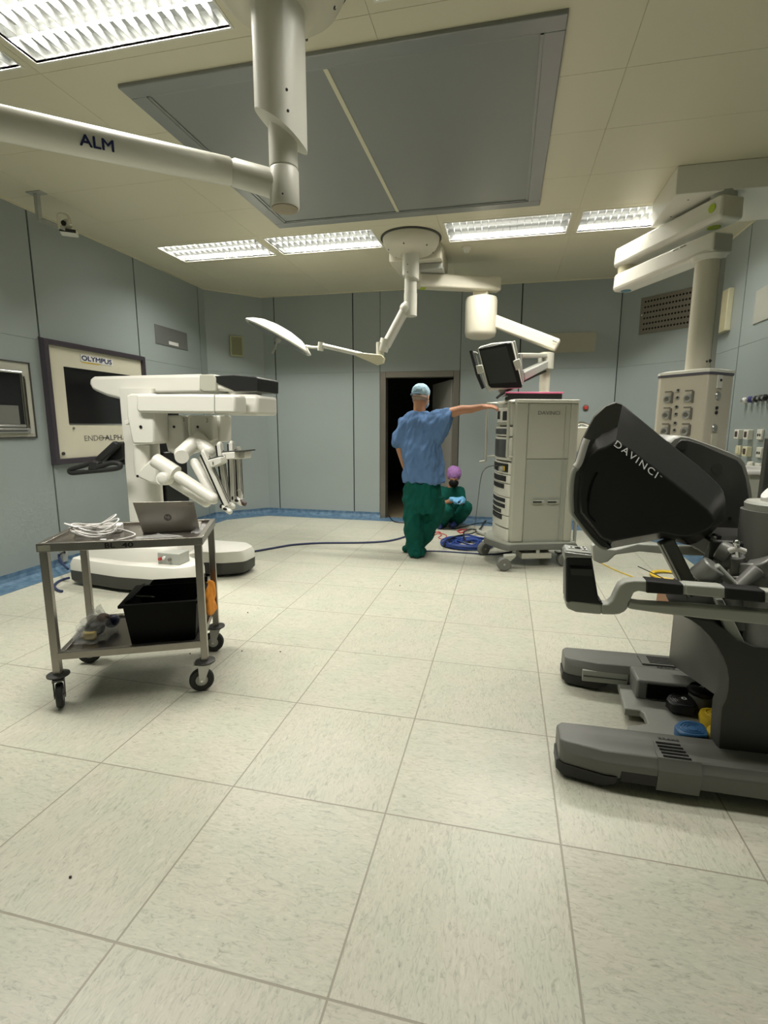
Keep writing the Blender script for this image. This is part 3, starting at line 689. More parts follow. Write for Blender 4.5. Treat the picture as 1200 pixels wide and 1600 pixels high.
# smoke detector
c = onZ(729, 386, ZC)
o = thing('smoke_detector', 'small round ivory smoke detector on the ceiling beyond the far lamp row', 'smoke detector', tuple(c))
MB().lathe([(0, -0.012), (0.052, -0.012), (0.055, 0), (0, 0)], c, 28).build('base', 'ivory', o)
MB().lathe([(0, -0.055), (0.022, -0.055), (0.028, -0.05), (0.030, -0.035), (0.040, -0.030), (0.045, -0.012), (0, -0.012)], c, 28).build('sensor_head', 'white', o)

# camera on ceiling bracket near left wall
c = onZ(57, 301, ZC); yq = c.y
o = thing('ceiling_camera', 'small white video camera on an angled ceiling bracket by the left wall', 'camera', tuple(c))
MB().cbox((c.x, yq, ZC-0.004), (0.14, 0.07, 0.008)).build('ceiling_plate', 'ltgrey', o)
b0 = onY(59, 346, yq); b1 = onY(105, 362, yq+0.12)
MB().cbox((c.x, yq, (ZC+b0.z)/2), (0.035, 0.035, ZC-b0.z)).build('drop_rod', 'ltgrey', o, bevel=0.003)
dv = b1-b0
MB().obox(b0-V(0, 0.02, 0), dv, V(0, 0.05, 0), V(0, 0, 0.028)).build('bracket_arm', 'ltgrey', o, bevel=0.002)
pc = onY(100, 357, yq+0.09)
dd = V(dv.x, dv.y, 0).normalized(); sd = V(-dd.y, dd.x, 0)
tl = onY(92, 352, yq+0.08)
MB().obox(tl-V(0, 0, 0.0)+V(0, 0, -0.05), dd*0.125, sd*0.10, V(0, 0, 0.035)-dd*0.0).build('camera_base', 'white', o, bevel=0.006)
MB().obox(tl+V(0, 0, -0.045)-sd*0.002, dd*0.118, -sd*0.003, V(0, 0, 0.026)).build('front_strip', 'black', o)
pt_ = tl+dd*0.05+sd*0.05+V(0, 0, 0.03)
MB().ell(pt_, (0.042, 0.036, 0.045), 20).build('camera_head', 'ivory', o)
MB().cyl(pt_+V(0, -0.02, 0), pt_+V(0.012, -0.045, -0.004), 0.020, n=20).build('lens', 'screen', o)
MB().tube([tl+V(0, 0, -0.03), tl+V(0, 0, 0.06), tl+V(0.02, 0, 0.085), tl+V(0.085, 0.01, 0.07), tl+V(0.11, 0.01, 0.0)], 0.011, n=10).build('yoke', 'ivory', o)
MB().tube([b0+V(0.01, 0, 0.02), b0+V(0.09, 0, 0.0), tl+V(-0.05, 0, -0.01), tl], 0.004).build('cable', 'ltgrey', o)

# ================================================================== ON THE WALLS
def wp(x, y): return onX(x, y, XL+0.0)
def onleft(name, u, v_): return wp(u, v_)
# framed display unit on the left wall
y0, y1, z0, z1 = 3.868, 5.205, 0.985, 2.15
o = thing('wall_display', 'cream wall display unit in a dark frame on the left wall behind the robot', 'display panel', (XL, (y0+y1)/2, z0))
t = 0.055; mb = MB()
sec = lambda p, q: None
fr = [[V(XL, y0, z0), V(XL+0.05, y0+0.012, z0+0.012), V(XL+0.05, y0+t, z0+t), V(XL+0.02, y0+t+0.004, z0+t+0.004), V(XL, y0+t+0.004, z0+t+0.004)],
      [V(XL, y1, z0), V(XL+0.05, y1-0.012, z0+0.012), V(XL+0.05, y1-t, z0+t), V(XL+0.02, y1-t-0.004, z0+t+0.004), V(XL, y1-t-0.004, z0+t+0.004)],
      [V(XL, y1, z1), V(XL+0.05, y1-0.012, z1-0.012), V(XL+0.05, y1-t, z1-t), V(XL+0.02, y1-t-0.004, z1-t-0.004), V(XL, y1-t-0.004, z1-t-0.004)],
      [V(XL, y0, z1), V(XL+0.05, y0+0.012, z1-0.012), V(XL+0.05, y0+t, z1-t), V(XL+0.02, y0+t+0.004, z1-t-0.004), V(XL, y0+t+0.004, z1-t-0.004)]]
for i in range(4): mb.loft([fr[i], fr[(i+1) % 4]], True)
mb.build('frame', 'mauve_frame', o, smooth=False)
sy0, sy1, sz0, sz1 = 4.088, 4.98, 1.375, 1.912
mb = MB(); X0 = XL+0.022
for a, b, c, d in ((y0+t, y1-t, z0+t, sz0), (y0+t, y1-t, sz1, z1-t), (y0+t, sy0, sz0, sz1), (sy1, y1-t, sz0, sz1)): mb.box((XL, a, c), (X0, b, d))
mb.build('face_plate', mat('cream_laminate', (0.60, 0.575, 0.455), 0.4), o, smooth=False)
MB().box((XL, sy0, sz0), (XL+0.008, sy1, sz1)).build('screen', 'screen', o, smooth=False)
MB().box((XL+0.008, sy0-0.0, sz0-0.012), (X0+0.003, sy1, sz0)).build('screen_ledge', 'chrome', o, smooth=False)
MB().cyl((X0, 3.985, 1.09), (X0+0.012, 3.985, 1.09), 0.016, n=16).build('key_lock', 'dkgrey', o)
MB().cyl((X0, 4.135, 1.33), (X0+0.008, 4.135, 1.33), 0.011, n=14).build('sensor', 'greyink', o)
pa, pb = onX(127, 558, X0), onX(174, 569, X0)
MB().box((X0, pa.y-0.01, pa.z-0.040), (X0+0.004, pb.y+0.015, pa.z+0.025)).build('lettering_plate', 'whiteink', o, smooth=False)
text('lettering', 'OLYMPUS', V(X0+0.004, pa.y, pa.z-0.028), (0, 1, 0), (0, 0, 1), pb.y-pa.y, 'ink', o, height=0.045, heavy=0.0024)
MB().box((X0+0.001, pa.y+0.0, pa.z-0.052), (X0+0.003, pa.y+0.22, pa.z-0.045)).build('underline', 'yellow', o, smooth=False)
pa, pb = onX(132, 685, X0), onX(170, 685, X0)
k = (pb.y-pa.y)/4.75
text('lettering', 'ENDO', V(X0, pa.y, pa.z-0.027), (0, 1, 0), (0, 0, 1), k*3.7, 'greyink', o, height=0.055)
text('lettering', 'ALPHA', V(X0, pa.y+k*3.95, pa.z-0.027), (0, 1, 0), (0, 0, 1), k*4.7, 'mauve_frame', o, height=0.055)
MB().box((X0, pa.y+k*2.9, pa.z-0.002), (X0+0.0022, pa.y+k*4.6, pa.z+0.004)).build('lettering_bar', 'black', o, smooth=False)

# recessed viewing cabinet at the left edge
y1 = 3.745; y0 = 2.95; z0, z1 = 1.245, 1.905
o = thing('wall_cabinet', 'recessed cabinet with black glass and metal rails at the left edge of the view', 'wall cabinet', (XL, 3.4, z0))
mb = MB(); t = 0.012
for a, b, c, d in ((y0, y1, z0, z0+t), (y0, y1, z1-t, z1), (y1-t, y1, z0, z1), (y0, y0+t, z0, z1)): mb.box((XL, a, c), (XL+0.014, b, d))
mb.build('outer_trim', 'dkgrey', o)
MB().box((XL, y0+t, z0+t), (XL+0.008, y1-t, z1-t)).build('face_plate', 'cartgrey', o)
g1 = onX(31, 600, XL).y; gz1 = onX(20, 583, XL).z; gz0 = onX(36, 663, XL).z
MB().box((XL, y0+0.08, gz0-0.0), (XL+0.010, g1, gz1)).build('black_glass', 'screen', o)
MB().box((XL+0.008, y0+0.1, gz0+0.0), (XL+0.014, g1-0.05, gz0+0.16)).build('frosted_pane', 'midgrey', o)
MB().cyl((XL+0.022, y0+0.05, gz1+0.01), (XL+0.022, g1+0.0, gz1+0.01), 0.012, n=14).build('top_rail', 'chrome', o)
MB().box((XL, g1+0.03, gz0-0.05), (XL+0.018, g1+0.04, gz1-0.02)).box((XL, g1+0.005, gz0-0.05), (XL+0.02, g1+0.015, gz1)).build('side_rail', 'steel', o)
MB().box((XL, y0+0.05, gz0-0.075), (XL+0.030, g1+0.03, gz0-0.035)).box((XL, y0+0.05, gz0-0.025), (XL+0.022, g1, gz0-0.005)).build('bottom_rail', 'silver', o, bevel=0.003)
MB().box((XL+0.03, y0+0.1, gz0-0.058), (XL+0.033, g1-0.0, gz0-0.052)).box((XL+0.018, g1+0.033, gz0), (XL+0.020, g1+0.037, gz1-0.04)).build('slot', 'black', o)
MB().box((XL, g1+0.035, gz0-0.085), (XL+0.012, y1-0.02, gz0-0.03)).build('corner_plate', 'ltgrey', o)

def wallbox(name, label, cat, A, B, u0, v0, u1, v1, th, mt, mt2=None, rim=0.0, group=None):
    """a plate on the wall through A and B, its corners read at two pixels"""
    p, q = onV(u0, v0, A, B), onV(u1, v1, A, B); d = Vector((B[0]-A[0], B[1]-A[1], 0)).normalized(); n = Vector((d.y, -d.x, 0))
    if (q-p).dot(d) < 0: p, q = V(q.x, q.y, p.z), V(p.x, p.y, q.z)
    L = (q-p).dot(d); z1, z0 = max(p.z, q.z), min(p.z, q.z); b = V(p.x, p.y, z0)
    o = thing(name, label, cat, tuple(b+d*L/2+V(0, 0, (z1-z0)/2)), group)
    MB().obox(b, d*L, n*th, V(0, 0, z1-z0)).build('plate' if mt2 else 'body', mt, o, bevel=min(0.004, th*0.3))
    if mt2: MB().obox(b+d*rim+V(0, 0, rim), d*(L-2*rim), n*(th+0.002), V(0, 0, z1-z0-2*rim)).build('face', mt2, o)
    return o, b, d, n, L, z1-z0
LW = ((XL, YF), (XL, CLY)); LC = ((XL, CLY), (CLX, YB)); BW = ((CLX, YB), (CRX, YB)); RC = ((CRX, YB), (XR, CRY)); RW = ((XR, CRY), (XR, YF))
greyp = mat('grey_grille', (0.20, 0.205, 0.20), 0.45, 0.4, 0.15, 150)
o, b, d, n, L, H = wallbox('loudspeaker_grille', 'flat grey metal grille with a small white label high on the left wall', 'wall grille', *LW, 241, 506, 293, 548, 0.008, greyp)
MB().obox(b+d*L*0.38+V(0, 0, H*0.10), d*L*0.30, n*0.011, V(0, 0, H*0.18)).build('label_strip', 'whiteink', o)
o, b, d, n, L, H = wallbox('loudspeaker_grille', 'flat grey metal grille cut by the right edge of the view, high on the wall', 'wall grille', *RW, 1183, 455, 1215, 492, 0.008, 'cartgrey2')
o, b, d, n, L, H = wallbox('wall_speaker', 'small olive loudspeaker with a pale rim on the left angled corner wall', 'loudspeaker', *LC, 358, 524, 380, 558, 0.03, mat('pale_olive', (0.36, 0.36, 0.22), 0.5), mat('olive_grille', (0.20, 0.20, 0.11), 0.7), 0.02)
o, b, d, n, L, H = wallbox('wall_speaker', 'narrow cream loudspeaker on the right wall beside the pendant column', 'loudspeaker', *RW, 1125, 463, 1141, 516, 0.05, mat('pale_cream', (0.50, 0.48, 0.33), 0.5), mat('cream_grille', (0.42, 0.39, 0.25), 0.6), 0.012)
o, b, d, n, L, H = wallbox('wall_light_panel', 'large flat beige rectangular panel on the back wall above the tower', 'wall panel', *BW, 857, 521, 930.5, 550, 0.015, mat('beige_panel', (0.38, 0.37, 0.29), 0.5))
o, b, d, n, L, H = wallbox('air_grille', 'brown perforated exhaust grille high on the right angled corner wall', 'air grille', *RC, 1003, 466, 1087, 510, 0.012, 'frame_metal', 'grille', 0.03)
bpy.data.objects.remove([c for c in o.children if c.name.startswith('face')][0])
mb = MB().obox(b+d*0.03+V(0, 0, 0.03), d*(L-0.06), n*0.014, V(0, 0, H-0.06)); nx, ny = 16, 6
for i in range(nx):
    for j in range(ny):
        p = b+d*(0.06+(L-0.11)*i/(nx-1))+V(0, 0, 0.055+(H-0.11)*j/(ny-1))+n*0.0135
        mb.cyl(p, p+n*0.0012, 0.0125, n=8, m=1)
mb.build('perforated_plate', ['grille', 'black_matte'], o)
mb = MB().obox(b+d*0.022+V(0, 0, H*0.5), d*0.012, n*0.02, V(0, 0, 0.02)).build('latch', 'chrome', o)
# emergency button on the back wall
c = onV(915, 637, *BW)
o = thing('alarm_button', 'round red emergency button on the back wall right of the tower', 'button', tuple(c))
MB().cyl(c, c-V(0, 0.012, 0), 0.040, n=24).build('collar', 'greyink', o); MB().lathe([(0, 0.03), (0.022, 0.028), (0.028, 0.02), (0.028, 0), (0, 0)][::-1], c-V(0, 0.01, 0), 24, axis=(0, -1, 0)).build('push_cap', 'red', o)
# gas outlets on the right wall
cols = ['whitecable', mat('violet_blue', (0.05, 0.05, 0.20), 0.4), 'black', 'dkgrey', 'black']
nm = ['white-rimmed gas outlet, first of the row on the right wall', 'blue gas outlet second in the row on the right wall', 'black and chrome gas outlet third in the row on the right wall', 'dark grey gas outlet fourth in the row on the right wall', 'black gas outlet cut by the right edge of the view']
for k, (u, v_) in enumerate(((1167, 626), (1176, 624), (1185, 623.5), (1192.5, 622), (1200, 621))):
    c = onV(u, v_, *RW)
    o = thing('gas_outlet', nm[k], 'gas outlet', tuple(c), 'gas outlets on the right wall')
    MB().cyl(c, c-V(0.012, 0, 0), 0.030, n=24).build('wall_flange', 'chrome', o)
    MB().lathe([(0, 0.03), (0.018, 0.03), (0.020, 0.022), (0.028, 0.018), (0.028, 0.0), (0, 0)][::-1], c-V(0.012, 0, 0), 20, axis=(-1, 0, 0)).build('coupling', cols[k], o)
    MB().cyl(c-V(0.042, 0, 0), c-V(0.05, 0, 0), 0.012, n=14).build('probe_port', 'chrome', o)
# socket boxes
sk = [(1158.5, 678.5, 0), (1173.5, 679, 0), (1190, 679, 1), (1156, 703.5, 2), (1171.5, 705.5, 0), (1189, 707, 1), (1174, 729, 2), (1186, 732, 1)]
desc = ['white socket box with a dark square switch, top left of the wall group', 'white socket box with a dark square switch, second in the top row', 'white double-pin socket at the right of the top row', 'blank pale socket box at the left of the middle row', 'cream socket box with a brown square switch in the middle row', 'white double-pin socket at the right of the middle row', 'blank white socket box low in the wall group beside the dark shell', 'white double-pin socket in the lowest row at right']
for k, (u, v_, ty) in enumerate(sk):
    c = onV(u, v_, *RW); h = 0.044; mt = ['white', 'white', 'white', 'cream', 'cream', 'white', 'white', 'white'][k]
    o = thing('wall_socket', desc[k], 'socket', tuple(c), 'socket boxes on the right wall')
    MB().box((XR-0.045 if ty == 0 else XR-0.02, c.y-h, c.z-h), (XR, c.y+h, c.z+h)).build('housing', mt, o, bevel=0.005)
    if ty == 0: MB().box((XR-0.048, c.y-0.024, c.z-0.024), (XR-0.044, c.y+0.024, c.z+0.026)).build('switch', mat('brown_switch', (0.06, 0.03, 0.025), 0.5), o, bevel=0.002)
    if ty == 1:
        for s in (-1, 1): MB().cyl((XR-0.019, c.y+s*0.017, c.z-0.004), (XR-0.022, c.y+s*0.017, c.z-0.004), 0.012, n=16).build('pin_hole', 'black', o)
    if ty == 2: MB().box((XR-0.028, c.y-0.03, c.z-0.03), (XR-0.018, c.y+0.03, c.z+0.03)).build('flap', mt, o, bevel=0.003)
# ================================================================== STEEL TROLLEY
TC, TA, TL_, TW = V(-1.885, 2.217, 0), R(25.2), 0.732, 0.507
tu, tv = V(math.cos(TA), math.sin(TA), 0), V(-math.sin(TA), math.cos(TA), 0)
def T(a, b, z): return TC+tu*a+tv*b+V(0, 0, z)
TOP = 0.821
o = thing('steel_trolley', 'stainless steel two-tier trolley on castors in the left foreground', 'trolley', tuple(TC))
def tray(nm, z, dz, a, b, lip):
    """steel tray sunk inside a raised rim"""
    mb = MB()
    mb.obox(T(-a, -b, z-dz), tu*2*a, tv*0.026, V(0, 0, dz)); mb.obox(T(-a, b-0.026, z-dz), tu*2*a, tv*0.026, V(0, 0, dz))
    mb.obox(T(-a, -b+0.026, z-dz), tu*0.026, tv*(2*b-0.052), V(0, 0, dz)); mb.obox(T(a-0.026, -b+0.026, z-dz), tu*0.026, tv*(2*b-0.052), V(0, 0, dz))
    mb.build(nm+'_rim', 'steel', o, bevel=0.002)
    MB().obox(T(-a+0.02, -b+0.02, z-lip-0.003), tu*(2*a-0.04), tv*(2*b-0.04), V(0, 0, 0.004)).build(nm, 'steel_tray', o, smooth=False)
tray('upper_tray', TOP, 0.040, TL_/2, TW/2, 0.016)
tray('lower_shelf', 0.277, 0.036, TL_/2-0.036, TW/2-0.004, 0.014)
LEG = 0.034
for i, (sa, sb) in enumerate(((-1, -1), (1, -1), (1, 1), (-1, 1))):
    a, b = sa*(TL_/2-0.025), sb*(TW/2-0.022)
    MB().obox(T(a-LEG/2, b-LEG/2, 0.165), tu*LEG, tv*LEG, V(0, 0, TOP-0.04-0.165)).build('leg', 'steel', o, bevel=0.002)
    c = T(a, b, 0)
    st = R((-47, 214, 205, 214)[i])      # direction each castor has swivelled to
    cd = V(math.cos(st), math.sin(st), 0); cs = V(-cd.y, cd.x, 0)
    k = MB().lathe([(0, 0.150), (0.040, 0.150), (0.050, 0.156), (0.050, 0.163), (0.03, 0.168), (0, 0.168)], c, 28).build('castor', 'dkgrey', o)
    w = c+cd*0.022+V(0, 0, 0.062)
    MB().lathe([(0.030, -0.014), (0.055, -0.015), (0.061, -0.008), (0.061, 0.008), (0.055, 0.015), (0.030, 0.014)], w, 32, axis=cs, cap=False).build('tyre', 'rubber', k)
    MB().lathe([(0, -0.013), (0.032, -0.013), (0.036, -0.008), (0.036, 0.008), (0.032, 0.013), (0, 0.013)], w, 28, axis=cs).build('wheel_hub', 'ltgrey', k)
    for s in (-1, 1):
        q = w+cs*s*0.021
        MB().prism([q-cd*0.012-V(0, 0, 0.012), q+cd*0.012-V(0, 0, 0.012), q+cd*0.034+V(0, 0, 0.088)-cd*0.02, q-cd*0.048+V(0, 0, 0.088)], cs*s*0.003).build('fork_side', 'dkgrey' if i == 0 else 'silver', k)
    MB().cyl(w-cs*0.026, w+cs*0.026, 0.006, n=12).build('axle_bolt', 'chrome', k)
    MB().obox(w-cd*0.05-cs*0.024+V(0, 0, 0.083), cd*0.085, cs*0.048, V(0, 0, 0.006)).build('fork_top', 'dkgrey' if i == 0 else 'silver', k)
t0 = T(-0.075, -TW/2, TOP-0.033)
text('lettering', 'BL', t0, tu, (0, 0, 1), 0.045, 'black', o, bold=0.02, height=0.024)
text('lettering', '40', t0+tu*0.075, tu, (0, 0, 1), 0.05, 'black', o, bold=0.02, height=0.024)
MB().obox(T(-TL_/2+0.008, -TW/2-0.001, TOP-0.034), tu*0.052, -tv*0.001, V(0, 0, 0.026)).build('name_sticker', 'cartgrey', o)
ZT = TOP-0.015

# laptop, lid towards the camera
def tp(u, v_, z=ZT): return onZ(u, v_, z)
l0, l1 = tp(223, 834), tp(312, 829)
ld_ = (l1-l0).normalized(); up_ = (onP(207, 785, l0, ld_.cross(V(0, 0, 1)).normalized()+V(0, 0, 0.28))-l0)
nrm = ld_.cross(V(0, 0, 1)).normalized()
if nrm.dot(CAMP-l0) < 0: nrm = -nrm          # towards the camera
lean = (V(0, 0, 1)+nrm*0.22).normalized(); LWd = (l1-l0).length
o = thing('laptop', 'open silver laptop seen from behind on top of the steel trolley', 'laptop', tuple((l0+l1)/2))
z5 = V(0, 0, 0.008)
lnn = lean.cross(ld_).normalized(); tl_, tr_ = onP(207, 785, l0+z5, lnn), onP(303, 783, l1+z5, lnn)
lean = (tl_-l0-z5).normalized()
o_l = MB().prism([l0+z5, l1+z5, tr_, tl_], -nrm*0.006).build('lid', 'laptop', o, bevel=0.002)
LH = (tl_-l0-z5).length
MB().prism([l0+z5+lean*(LH*t_)+ld_*w_-nrm*0.0062 for t_, w_ in ((0.06, 0.008), (0.06, LWd-0.008), (0.94, LWd-0.012), (0.94, 0.008))], -nrm*0.001).build('display', 'screen', o_l)
MB().obox(l0+V(0, 0, 0.0)-nrm*0.004, ld_*LWd, -nrm*0.215, V(0, 0, 0.012)).build('keyboard_base', 'laptop', o, bevel=0.003)
MB().obox(l0+V(0, 0, 0.012)-nrm*0.03+ld_*0.02, ld_*(LWd-0.04), -nrm*0.10, V(0, 0, 0.001)).build('keyboard', 'black', o)
ln = lean.cross(ld_).normalized(); ln = ln if ln.dot(nrm) > 0 else -ln
mid = onP(262, 808.5, l0+z5, ln)
MB().cyl(mid, mid+ln*0.0008, 0.019, n=32).build('logo_disc', mat('dark_chrome_logo', (0.12, 0.11, 0.10), 0.25, 0.8), o_l)
text('logo', 'hp', mid-ld_*0.011-lean*0.010+ln*0.0006, ld_, lean, 0.022, 'laptop', o_l, height=0.022, depth=0.0004)
MB().obox(onP(294, 788, l0+z5, ln), ld_*0.02, ln*0.0006, lean*0.003).build('lid_mark', 'greyink', o_l)

# crumpled clear plastic in front of the laptop
def crumple(mb, c, r, h, seed, n=26, m=9, ax=V(1, 0, 0), lift=0.0):
    random.seed(seed); ay = V(0, 0, 1).cross(ax).normalized(); rings = []
    for k in range(m):
        t = k/(m-1); rr = math.sin(math.pi*(0.12+0.88*(1-t))*0.5)
        row = []
        for i in range(n):
            a = 2*math.pi*i/n; q = 1+0.28*noise.noise(V(math.cos(a)*2.2, math.sin(a)*2.2, k*0.7+seed))+random.uniform(-0.08, 0.08)
            p = c+ax*(math.cos(a)*r[0]*rr*q)+ay*(math.sin(a)*r[1]*rr*q)+V(0, 0, h*t*(0.8+0.5*noise.noise(V(a, seed, t*3))))
            p.z = max(p.z, c.z+0.0005); row.append(p)
        rings.append(row)
    return mb.loft(rings, True)
c = T(0.17, -0.15, ZT)
o = tag(crumple(MB(), T(0.14, -0.165, ZT+0.001), (0.115, 0.045), 0.022, 3, ax=tu).build('plastic_wrapping', 'film', None, tuple(c), smooth=True), 'crumpled clear plastic wrapping lying in front of the silver laptop', 'plastic wrapping')
c = T(0.32, 0.05, ZT)
o = tag(crumple(MB(), T(0.31, 0.03, ZT+0.001), (0.035, 0.13), 0.018, 5, ax=tu).build('plastic_wrapping', 'film', None, tuple(c)), 'clear plastic wrapping beside the laptop near the right rim of the trolley', 'plastic wrapping')
# white supply unit below the white cable loops
c = T(-0.20, 0.03, ZT)
o = thing('power_supply', 'small white power supply under the looped white cable on the trolley', 'power supply', tuple(c))
MB().obox(T(-0.30, 0.0, ZT), tu*0.22, tv*0.075, V(0, 0, 0.045)).build('case', 'whitecable', o, bevel=0.008)
MB().obox(T(-0.24, -0.002, ZT+0.01), tu*0.05, -tv*0.001, V(0, 0, 0.02)).build('rating_label', 'ltgrey', o)
# loose loops of white cable
random.seed(11); pts = []
cc = T(-0.175, -0.075, ZT+0.03)
for k in range(150):
    t = k/150; a = 2*math.pi*t*7.0+0.4
    ra = 0.105+0.045*noise.noise(V(t*9, 1, 0)); rb = 0.055+0.040*noise.noise(V(t*9, 7, 3))
    rot = 0.9*noise.noise(V(t*5, 4, 9))
    x = ra*math.cos(a); y = rb*math.sin(a)
    x, y = x*math.cos(rot)-y*math.sin(rot), x*math.sin(rot)+y*math.cos(rot)
    x += 0.03*noise.noise(V(t*6, 20, 1)); y += 0.03*noise.noise(V(t*6, 30, 1))
    z = 0.006+0.085*(0.5+0.5*math.sin(a*0.5+t*7))*(0.35+0.65*abs(noise.noise(V(t*8, 11, 2)))*1.6)+0.03*math.sin(a+1.2)**2
    q = T(-0.175+x, -0.085+y, ZT+z); 
    pts.append(q)
pts += [T(-0.02, -0.06, ZT+0.02), T(0.02, -0.10, ZT+0.008), T(-0.03, -0.19, ZT+0.006), T(-0.06, -0.21, ZT+0.006)]
b_ = MB().tube(pts, 0.0034, 7, smooth=3).build('network_cable', 'whitecable', None, tuple(T(-0.175, -0.085, ZT)))
tag(b_, 'tangled loops of white cable lying on the left half of the trolley top', 'cable')
MB().cbox(T(-0.06, -0.215, ZT+0.007), (0.026, 0.014, 0.011), TA+0.5).build('plug', 'whitecable', b_, bevel=0.002)
MB().cbox(T(-0.10, -0.19, ZT+0.007), (0.026, 0.016, 0.011), TA-0.3).build('plug', 'whitecable', b_, bevel=0.002)

# black crate on the lower shelf
ZB = 0.2655
o = thing('storage_crate', 'open black plastic crate on the lower shelf of the steel trolley', 'crate', tuple(T(0.12, 0.0, ZB)))
a0, a1, b0, b1, zt = -0.035, 0.312, -0.205, 0.095, 0.520
a0b, a1b = a0+0.02, a1-0.02
def ringc(a0, a1, b0, b1, z): return [T(a0, b0, z), T(a1, b0, z), T(a1, b1, z), T(a0, b1, z)]
MB().loft([ringc(a0+0.03, a1-0.03, b0+0.03, b1-0.03, ZB+0.006), ringc(a0+0.03, a1-0.03, b0+0.03, b1-0.03, ZB), ringc(a0+0.02, a1-0.02, b0+0.02, b1-0.02, ZB), ringc(a0, a1, b0, b1, zt-0.05), ringc(a0+0.006, a1-0.006, b0+0.006, b1-0.006, zt-0.05), ringc(a0+0.026, a1-0.026, b0+0.026, b1-0.026, ZB+0.006)][2:], False).loft([ringc(a0+0.02, a1-0.02, b0+0.02, b1-0.02, ZB), ringc(a0+0.021, a1-0.021, b0+0.021, b1-0.021, ZB+0.006)]).build('body', 'black_matte', o)
mb = MB(); r0 = ringc(a0-0.018, a1+0.018, b0-0.018, b1+0.018, zt-0.05)
mb.loft([r0, [p+V(0, 0, 0.014) for p in r0], [p+V(0, 0, 0.014) for p in ringc(a0+0.004, a1-0.004, b0+0.004, b1-0.004, zt-0.05)], ringc(a0+0.004, a1-0.004, b0+0.004, b1-0.004, zt-0.05), r0], False)
mb.build('rim', 'black_matte', o)
# two lid flaps standing open at the back
MB().prism([T(a0+0.05, b1+0.01, zt-0.036), T(a1+0.012, b1+0.01, zt-0.036), T(a1+0.012, b1+0.02, zt-0.012), T(a0+0.07, b1+0.02, zt-0.012)], tv*0.008).build('lid_flap', 'black_matte', o)
MB().prism([T(a0-0.012, b0+0.02, zt-0.036), T(a0-0.012, b1, zt-0.036), T(a0+0.03, b1, zt-0.022), T(a0+0.02, b0+0.06, zt-0.026)], tu*0.008).build('lid_flap', 'black_matte', o)
pen = MB().cyl(T(0.0, -0.10, zt-0.032), T(0.085, -0.13, zt-0.030), 0.005, n=10).build('pen', 'dkgrey', None, tuple(T(0.03, -0.115, zt-0.03)))
tag(pen, 'dark pen lying across the edge of the black crate', 'pen')
MB().cyl(T(0.085, -0.13, zt-0.030), T(0.098, -0.1345, zt-0.030), 0.005, 0.002, n=10).build('pen_tip', 'steel', pen)
# orange cloth at the crate's right
b_ = MB().ell(T(0.334, 0.09, 0.41), (0.022, 0.05, 0.09), 18).ell(T(0.338, 0.05, 0.35), (0.022, 0.045, 0.05), 16).ell(T(0.33, 0.12, 0.325), (0.02, 0.05, 0.055), 16).build('orange_cloth', 'orange', None, tuple(T(0.33, 0.1, ZB)), remesh=0.006, relax=4, wrinkle=0.012, wscale=22)
tag(b_, 'bunched orange cloth beside the black crate on the lower shelf', 'cloth')
# see-through bag with odds and ends
c = T(-0.225, -0.02, ZB)
o = thing('plastic_bag', 'see-through plastic bag with small dark parts left of the black crate', 'plastic bag', tuple(c))
crumple(MB(), T(-0.225, -0.03, ZB+0.001), (0.09, 0.12), 0.17, 9, 34, 14, tu).build('film', 'film', o)
crumple(MB(), T(-0.275, -0.07, ZB+0.001), (0.05, 0.07), 0.08, 4, 26, 9, tu).build('film_tail', 'film', o)
MB().ell(T(-0.225, -0.05, ZB+0.045), (0.05, 0.05, 0.04), 18).build('dark_contents', 'black', o)
MB().cbox(T(-0.235, -0.10, ZB+0.03), (0.065, 0.03, 0.04), TA-0.3).build('yellow_label', 'yellow', o, bevel=0.006)
MB().ell(T(-0.19, -0.02, ZB+0.09), (0.035, 0.03, 0.025), 14).build('brown_contents', mat('brownish', (0.14, 0.07, 0.05), 0.6), o)
MB().ell(T(-0.165, 0.03, ZB+0.05), (0.03, 0.045, 0.035), 14).build('dark_contents', 'navy', o)

# ================================================================== PATIENT-SIDE ROBOT CART
o = thing('surgical_robot', 'white surgical robot cart with folded arms standing by the left wall', 'surgical robot', (-3.1, 3.8, 0))
def rnd(poly, r, k=4):
    out = []; n = len(poly)
    for i in range(n):
        p, a, b = V(*poly[i], 0), V(*poly[i-1], 0), V(*poly[(i+1) % n], 0)
        u, v = (a-p), (b-p); q = min(r, u.length*0.45, v.length*0.45); s, e = p+u.normalized()*q, p+v.normalized()*q
        for j in range(k+1):
            t = j/k; out.append((s*(1-t)**2+p*2*t*(1-t)+e*t*t))
    return out
def off(poly, c, k): return [V(c.x+(p.x-c.x)*k, c.y+(p.y-c.y)*k, 0) for p in poly]
def at(poly, z): return [V(p.x, p.y, z) for p in poly]
plan = rnd([(-3.62, 3.42), (-3.05, 3.335), (-2.52, 3.345), (-2.42, 3.43), (-2.42, 3.62), (-2.62, 3.70), (-2.70, 3.80), (-2.62, 3.90), (-2.46, 3.90), (-2.28, 4.00), (-2.27, 4.20), (-2.42, 4.34), (-3.1, 4.36), (-3.62, 4.22)], 0.045)
cb = V(-2.95, 3.82, 0)
MB().loft([at(off(plan, cb, 0.97), 0.03), at(off(plan, cb, 0.995), 0.05), at(off(plan, cb, 1.0), 0.135)]).build('base_skirt', 'dkgrey', o, angle=30)
MB().loft([at(off(plan, cb, 0.998), 0.137), at(off(plan, cb, 0.995), 0.19), at(off(plan, cb, 0.965), 0.235)]).build('base_shell', 'robot_white', o, angle=50)
tier = rnd([(-3.56, 3.52), (-3.0, 3.45), (-2.74, 3.50), (-2.66, 3.62), (-2.74, 3.86), (-2.78, 4.1), (-3.0, 4.22), (-3.56, 4.15)], 0.08)
